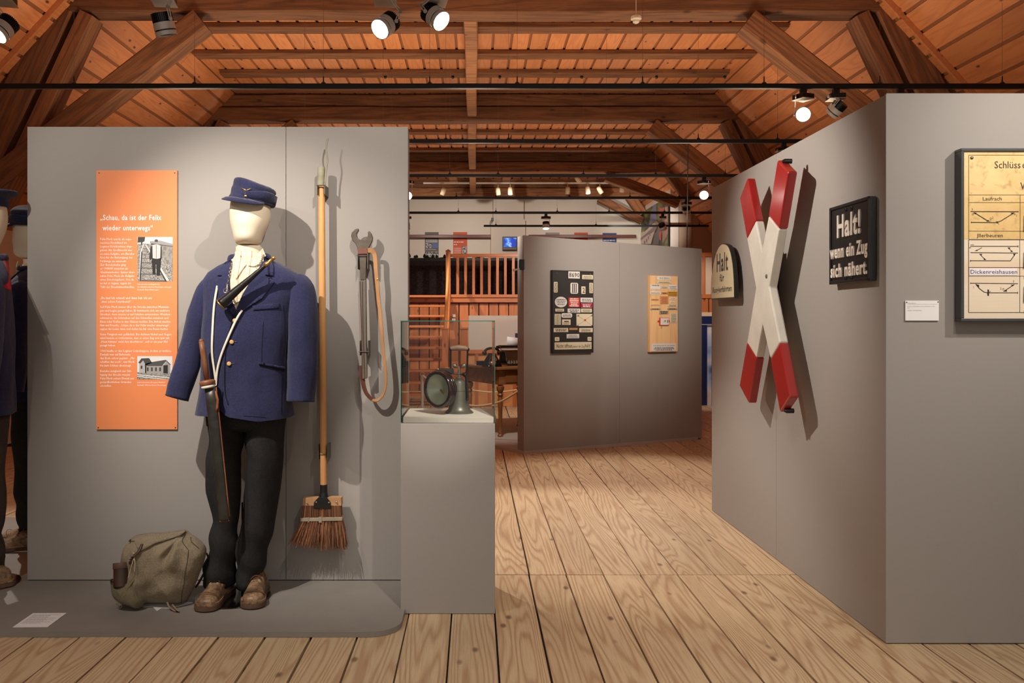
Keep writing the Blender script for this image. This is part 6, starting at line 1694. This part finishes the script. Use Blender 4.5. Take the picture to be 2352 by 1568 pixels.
for i, (px, hh) in enumerate(((940, .1), (953, .06), (957, .07), (975, .09), (981, .07), (994, .08), (1003, .07), (1021, .08))):
    o = thing('model_tree', 'tiny dark model tree on the model table edge', 'model tree', (gx(px, 16.5), 16.5, GF + tz + .0), 0, 'tiny trees on the model table')
    m = MB(); m.lathe([(.001, hh), (.018, hh * .8), (.030, hh * .4), (.026, hh * .2), (.004, hh * .16)], 9); obj('crown', m, MT, o, smooth=2)
    m = MB(); m.cyl((0, 0, -.012), (0, 0, hh * .2), .005, n=6); obj('trunk', m, plain('model_trunk', (70, 50, 34), .9), o)
# gable: ledge pipe, banners, television
PIP = plain('brown_rail', (110, 62, 50), .35)
for (a, b, lab) in ((900, 1128, 'left of the white chimney'), (1214, 1461, 'between the chimney and the bridge mural')):
    m = MB(); ya = 18.62; m.bb(gx(a, ya), gx(b, ya), 18.60, 18.65, H + (738 - 546.5) * ya / 2000, H + (738 - 539) * ya / 2000)
    tag(obj('wall_rail', m, PIP, bevel=.01), 'brown rail along the white gable wall ' + lab, 'rail')
YBN = 18.695
def gp(px, py, Y=YBN): return ((px - 1090) * Y / 2000, H + (738 - py) * Y / 2000)
def banner(x0, x1, y0, y1, mat, label, blocks, head=None):
    t = thing('banner', label, 'banner', (0, YBN, 0))
    a = gp(x0, y0); b = gp(x1, y1); m = MB(); m.bb(a[0], b[0], -.004, 0, b[1], a[1]); obj('banner_sheet', m, mat, t)
    for (u0, v0, u1, v1, mt2) in blocks:
        m = MB(); m.bb(a[0] + (b[0] - a[0]) * u0, a[0] + (b[0] - a[0]) * u1, -.0052, -.0042, a[1] + (b[1] - a[1]) * v1, a[1] + (b[1] - a[1]) * v0); obj('printed_picture', m, mt2, t)
    bars = MB(); rr_ = random.Random(int(x0))
    if head is not None:
        for (v, h2, u0, u1) in head: wordbars(a[0] + (b[0] - a[0]) * u0, a[0] + (b[0] - a[0]) * u1, a[1] + (b[1] - a[1]) * v, (a[1] - b[1]) * h2, rr_, -.0056, bars)
        obj('print', bars, W2, t)
GB_ = plain('banner_grey', (104, 96, 92), .6); BBp = plain('banner_blue', (48, 66, 128), .6); OB_ = plain('banner_orange', (206, 84, 46), .6)
SKYB = plain('print_blue_photo', (92, 110, 160), .6); DKP = gravel('print_dark_photo', (50, 48, 48), (200, 198, 192), 30)
banner(976, 1007.5, 533, 594, GB_, 'grey banner with photographs on the gable wall, first beside the left wall', [(.04, .42, .48, .60, DKP), (.52, .42, .97, .60, SKYB), (.04, .74, .97, .99, DKP)], [(.30 + .03 * k, .012, .08, .92) for k in range(4)] + [(.66, .012, .08, .8)])
banner(936, 941, 533, 594, GB_, 'sliver of a grey banner showing at the left wall edge', [(.1, .42, .9, .6, DKP), (.1, .7, .9, .95, DKP)])
banner(1041, 1073, 533, 592, OB_, 'orange-red banner with a small portrait on the gable wall', [(.62, .55, .96, .87, DKP)], [(.40, .03, .05, .75), (.50, .03, .05, .3)] + [(.62 + .035 * k, .01, .06, .55) for k in range(7)])
banner(1253, 1285, 534, 594, plain('banner_light_grey', (150, 142, 136), .6), 'light grey banner top peeking over the middle wall, left of three', [])
banner(1319, 1350, 534, 594, OB_, 'red-orange banner top peeking over the middle wall', [])
banner(1384, 1416, 535, 594, BBp, 'blue banner top peeking over the middle wall', [], [(.30, .03, .05, .9), (.38, .03, .05, .7)])
tvo = thing('television', 'small tube television with a blue screen on the white chimney', 'television', (0, 18.57, 0))
a = gp(1154, 543, 18.5); b = gp(1188, 574, 18.5)
m = MB(); m.bb(a[0], b[0], -.06, .0, b[1], a[1]); obj('tv_case', m, plain('tv_grey_case', (74, 76, 80), .4), tvo, bevel=.01)
a2 = gp(1157, 546, 18.5); b2_ = gp(1186, 567, 18.5); m = MB(); m.bb(a2[0], b2_[0], -.066, -.060, b2_[1], a2[1])
t = NT('blue_tv_picture'); v = t.coord((1, 1, 1), rand=False); n_ = t.noise(v, 9, 2); c = t.ramp(n_, [(.42, lin((14, 50, 170))), (.52, lin((40, 110, 220))), (.62, lin((150, 190, 240)))])
t.l(c, t.b.inputs['Base Color']); t.l(c, t.b.inputs['Emission Color']); t.b.inputs['Emission Strength'].default_value = .8
obj('screen', m, t.m, tvo, bevel=.004)
a3 = gp(1156, 568.5, 18.5); b3 = gp(1187, 573, 18.5); m = MB(); m.bb(a3[0], b3[0], -.064, -.060, b3[1], a3[1]); obj('control_strip', m, plain('tv_brown_strip', (120, 104, 92), .4), tvo)
o = thing('wall_speaker', 'tiny black camera on the left top edge of the white chimney', 'camera', P(1131, 504, 18.4)); m = MB(); m.box((0, 0, 0), (.05, .09, .07)); obj('speaker_case', m, BLACK, o, bevel=.005); m = MB(); m.box((0, .05, .0), (.02, .06, .02)); obj('bracket', m, BLACK, o); o.name = 'security_camera'
# bridge mural on the side wall
MU = mur - .012
mu = thing('mural', 'tall photographic mural of a white arched bridge and river on the side wall', 'mural', (MU, 0, 0), 0)
def mp(px, py, x=MU): Y = 2000 * x / (px - 1090); return (Y, H + (738 - py) * Y / 2000)
def mprism(poly, lay, mat, nm):
    m = MB(); pts = [mp(a, b) for a, b in poly]; n = len(pts); x0 = -.001 - lay * .0015
    m.slab(pts, 0, .001); m.v = [(x0 - z, x, y) for (x, y, z) in m.v]; return obj(nm, m, mat, mu)
t = NT('mural_green'); v = t.coord((1, .35, 1), rand=False); n_ = t.noise(v, 5, 4); t.l(t.ramp(n_, [(.35, lin((52, 54, 40))), (.5, lin((96, 96, 66))), (.68, lin((140, 150, 92)))]), t.b.inputs['Base Color']); t.b.inputs['Roughness'].default_value = .5
def mz(a, b): return (1430 + a / 10.69, 430 + b / 10.69)
zt = 3.60
m = MB(); m.bb(-.010, 0, 16.02, 18.72, 2.2, zt); obj('mural_sheet', m, t.m, mu)
m = MB(); m.bb(-.014, 0, 16.0, 16.10, 2.2, zt); obj('dark_edge', m, plain('mural_dark_edge', (20, 16, 16), .5), mu)
m = MB(); m.bb(-.016, 0, 16.6, 18.74, zt, zt + .09); obj('white_top_strip', m, WHITEW, mu)
RIV = plain('mural_river_blue', (140, 148, 188), .5); BRI = plain('mural_bridge_white', (222, 204, 190), .5); BRS = plain('mural_bridge_shade', (150, 136, 140), .5); FLW = plain('mural_red_tree', (206, 96, 88), .5); BLOS = plain('mural_pink_foliage', (166, 132, 116), .5); RIV2 = plain('mural_water_grey', (122, 118, 132), .5)
mprism([mz(*p) for p in ((800, 350), (840, 350), (840, 640), (850, 820), (700, 900), (670, 960), (700, 700), (745, 500))], 7, RIV, 'river')
mprism([mz(*p) for p in ((1000, 500), (1130, 470), (1150, 760), (1150, 1100), (1000, 1380), (980, 1000), (1010, 700))], 7, BLOS, 'foliage')
mprism([mz(*p) for p in ((915, 500), (1000, 510), (1000, 600), (960, 720), (910, 700))], 9, FLW, 'red_tree')
mprism([mz(*p) for p in ((880, 900), (900, 1000), (820, 1150), (780, 1390), (900, 1390), (960, 1000))], 8, RIV2, 'water')
mprism([mz(*p) for p in ((455, 1150), (520, 1080), (560, 1090), (700, 960), (840, 820), (890, 850), (905, 900), (820, 1060), (770, 1200), (720, 1390), (455, 1390))], 11, BRI, 'bridge')
mprism([mz(*p) for p in ((455, 1250), (560, 1170), (860, 900), (900, 905), (800, 1080), (560, 1230), (455, 1320))], 12, BRS, 'bridge_deck_shadow')
for (a, b, w_, h_) in ((565, 1350, 16, 90), (615, 1310, 14, 110), (658, 1240, 12, 90), (700, 1170, 10, 70), (737, 1110, 8, 45)):
    mprism([mz(a + w_ * cos(q), b + h_ * .5 * sin(q)) for q in [i * pi / 5 for i in range(10)]], 13, RIV2, 'bridge_arch')
mprism([mz(*p) for p in ((900, 1100), (985, 1080), (960, 1310), (930, 1290))], 10, FLW, 'reflection')

# ------------------------------------------------------------------ area behind the glass case
wpn = thing('white_panel', 'white panel above the wooden counter behind the glass case', 'panel', (0, 13.35, 0))
def bx_(px, Y=13.35): return (px - 1090) * Y / 2000
def bz_(py, Y=13.35): return H + (738 - py) * Y / 2000
m = MB(); m.bb(bx_(1076), 1.35, 0, .03, .004, bz_(724.5)); obj('panel_sheet', m, plain('panel_white', (224, 212, 200), .7), wpn)
m = MB(); m.bb(bx_(1183), bx_(1183) + .35, -.008, -.001, bz_(800), bz_(765)); obj('navy_print', m, NAVY, wpn); m = MB(); m.bb(bx_(1200), bx_(1200) + .03, -.012, -.009, bz_(797), bz_(776)); obj('blue_light', m, emis('blue_light', (60, 120, 255), 2), wpn)
ct = thing('wooden_counter', 'low orange wooden counter with rail beneath the white panel', 'counter', (0, 13.1, 0))
m = MB(); m.bb(bx_(1055, 13.1), 1.4, -.03, .12, bz_(812, 13.1), bz_(803, 13.1)); obj('top_rail', m, GALX, ct, bevel=.003)
m = MB(); m.bb(bx_(1055, 13.1), 1.4, .03, .10, .003, bz_(812, 13.1)); obj('counter_panel', m, plain('counter_pine', (214, 146, 88), .5, var=.1), ct)
for k in range(9): m = MB(); x = bx_(1062, 13.1) + k * .19; m.bb(x, x + .05, -.02, .03, .003, bz_(812, 13.1)); obj('post', m, GALW, ct)
po_ = thing('wooden_post', 'square orange wooden post beside the counter', 'post', (bx_(1066, 12.9), 12.9, 0)); m = MB(); m.box((0, 0, .58), (.10, .10, 1.16)); obj('post_body', m, GALW, po_, bevel=.004); m = MB(); m.box((0, 0, 1.175), (.13, .13, .03)); obj('post_cap', m, GALX, po_, bevel=.01)
# desk
dko = Vector((.248, 9.35, .03)); drz = atan2(FM.e.y, FM.e.x)
DWD = wood('dark_desk_wood', (150, 100, 58), (90, 54, 30), (40, 20, 12), along=0, rings=2, stretch=8, rough=.35, grain=.4, knots=.2, var=.15, fine=.3)
DWZ = wood('dark_desk_leg_wood', (146, 94, 52), (84, 50, 28), (40, 20, 12), along=2, rings=2, stretch=8, rough=.3, grain=.4, knots=.2, var=.15, fine=.3)
dk = thing('writing_desk', 'dark wooden writing desk with turned legs behind the glass case', 'desk', dko, drz)
dz = .755
m = MB(); m.bb(0, .84, 0, .87, dz - .028, dz); obj('desk_top', m, DWD, dk, bevel=.005)
m = MB(); m.bb(.04, .78, .04, .825, dz - .19, dz - .028); obj('apron', m, DWD, dk, bevel=.002)
m = MB(); m.bb(.12, .70, .034, .041, dz - .17, dz - .05); dw_ = obj('drawer', m, DWZ, dk, bevel=.002); m = MB(); m.ball((.45, .025, dz - .11), .014, 12); obj('knob', m, BRASS, dw_)
prof = [(.026, 0), (.030, .015), (.020, .03), (.024, .06), (.016, .075), (.020, .10), (.024, .30), (.030, .40), (.022, .43), (.034, .455), (.020, .475), (.030, .485), (.042, .52), (.040, .545), (.022, .562), (.030, .575), (.032, .58)]
for (x, y) in ((.075, .075), (.74, .075), (.075, .79), (.74, .79)):
    m = MB(); m.lathe(prof, 18, (x, y, 0)); m.box((x, y, .62), (.065, .065, .09)); obj('leg', m, DWZ, dk, smooth=True)
def dkp(x, y): c_, s_ = cos(drz), sin(drz); return Vector((dko.x + x * c_ - y * s_, dko.y + x * s_ + y * c_, .03 + dz))
tp = thing('telephone', 'old black telephone with two silver bells on the writing desk', 'telephone', dkp(.04, .20), drz)
PH = plain('black_bakelite', (14, 13, 14), .15, coat=.6)
m = MB(); m.rings([[(a * w_, b * d_, z) for a, b in ((-1, -1), (1, -1), (1, 1), (-1, 1))] for z, w_, d_ in ((0, .085, .08), (.02, .082, .078), (.09, .055, .05), (.13, .035, .03), (.15, .034, .03))]); obj('phone_body', m, PH, tp, bevel=.006)
m = MB(); m.tube(smooth_path([(-.09, 0, .155), (-.075, 0, .185), (-.03, 0, .20), (.03, 0, .20), (.075, 0, .185), (.09, 0, .155)], 4), .014, 12); m.ball((-.092, 0, .150), .026, 12); m.ball((.092, 0, .150), .026, 12); obj('handset', m, PH, tp, smooth=2)
for s_ in (-.055, -.02): m = MB(); m.ball((s_, -.09, .045), .020, 14); obj('bell', m, CH, tp, smooth=2)
m = MB(); m.cyl((.0, -.066, .075), (.0, -.058, .078), .028, n=20); obj('dial', m, CH, tp)
o = thing('ink_box', 'small dark box beside the telephone on the desk', 'box', dkp(.09, .50), drz); m = MB(); m.box((0, 0, .022), (.13, .07, .044)); obj('box_body', m, PH, o, bevel=.003); m = MB(); m.box((0, 0, .0475), (.134, .074, .006)); obj('lid', m, BLACK, o, bevel=.001)
ty = thing('typewriter', 'old black typewriter with a sheet of paper on the writing desk', 'typewriter', dkp(.46, .40), drz - .2)
m = MB(); m.rings([[(a * w_, b * d_ + o_, z) for a, b in ((-1, -1), (1, -1), (1, 1), (-1, 1))] for z, w_, d_, o_ in ((0, .15, .16, 0), (.02, .15, .16, 0), (.05, .145, .13, .03), (.15, .14, .09, .05), (.17, .12, .07, .05))]); obj('frame', m, PH, ty, bevel=.004)
m = MB(); m.cyl((-.19, .05, .205), (.19, .05, .205), .020, n=16); m.cyl((-.215, .05, .205), (-.19, .05, .205), .013, n=12); m.cyl((.19, .05, .205), (.215, .05, .205), .013, n=12); obj('carriage', m, PH, ty, smooth=True)
m = MB(); m.tube([(-.17, .0, .19), (.17, .0, .19)], .005, 8); m.tube([(-.17, .0, .17), (-.20, -.04, .21)], .004, 6); obj('paper_bail', m, CH, ty)
m = MB(); m.rings([[(-.09, .05 - .02 * a, .222 + .10 * a), (.09, .05 + .04 * a, .222 + .08 * a)] for a in (0, .5, 1)], cap=False, closed=False); obj('paper', m, CARD, ty, smooth=2, solid=.0008)
m = MB()
for r_ in range(3):
    for k in range(9): m.cyl((-.12 + k * .03 + r_ * .005, -.14 + r_ * .03, .03 + r_ * .012), (-.12 + k * .03 + r_ * .005, -.14 + r_ * .03, .045 + r_ * .012), .009, n=8)
o = obj('keys', m, CH, ty); o['kind'] = 'stuff'
# ropes and stanchion
ROPE = plain('pale_rope', (214, 184, 140), .85, bump=.6, bscale=90)
sn = thing('rope_stanchion', 'grey rope stanchion seen through the left part of the glass case', 'stanchion', (-.57, 9.5, .003))
m = MB(); m.lathe([(.13, 0), (.13, .012), (.03, .02), (.0, .022)], 28); obj('base_plate', m, LG, sn, smooth=True); m = MB(); m.cyl((0, 0, .02), (0, 0, .69), .016, n=14); obj('pole', m, LG, sn, smooth=True); m = MB(); m.tube([(.024 * cos(t), 0, .70 + .024 * sin(t)) for t in [i * pi / 8 for i in range(16)]], .005, 6, closed=True); obj('rope_eye', m, CH, sn)
def rope(pts, r, lab, cat='rope'):
    m = MB(); m.tube(smooth_path(pts, 8), r, 8); tag(obj('barrier_rope', m, ROPE, smooth=2), lab, cat)
rope([P(971, 862, 9.47), P(1010, 893, 9.40), P(1050, 920, 9.3), P(1090, 932, 9.2), P(1140, 925, 9.1), P(1175, 908, 9.0), P(1207, 886, 8.95)], .011, 'thick pale barrier rope sagging in front of the writing desk')
dup(sn, (-.99, 12.0, .003), label='grey rope stanchion farther back, hidden by the left wall edge')
rope([P(925, 899, 12), P(1000, 899, 12), P(1078, 896, 11.6), P(1120, 900, 11.5), P(1160, 899, 11.5), P(1215, 890, 11.5)], .009, 'thin pale barrier rope running straight behind the desk legs')
# small clamp lamp at the edge of the middle wall
cl_o = P(1200, 612, 8.36); o = thing('clamp_lamp', 'small black clamp lamp with a pale arm at the left edge of the middle wall', 'lamp', cl_o)
m = MB(); m.box((-.005, .03, .02), (.05, .06, .10)); obj('lamp_case', m, BLACK, o, bevel=.006)
m = MB(); m.tube([P(1181, 620, 8.36) - cl_o, P(1190, 618, 8.36) - cl_o, P(1203, 615, 8.40) - cl_o], .009, 8); m.ball(P(1181, 620, 8.36) - cl_o, .013, 10); obj('arm', m, LG, o, smooth=True)
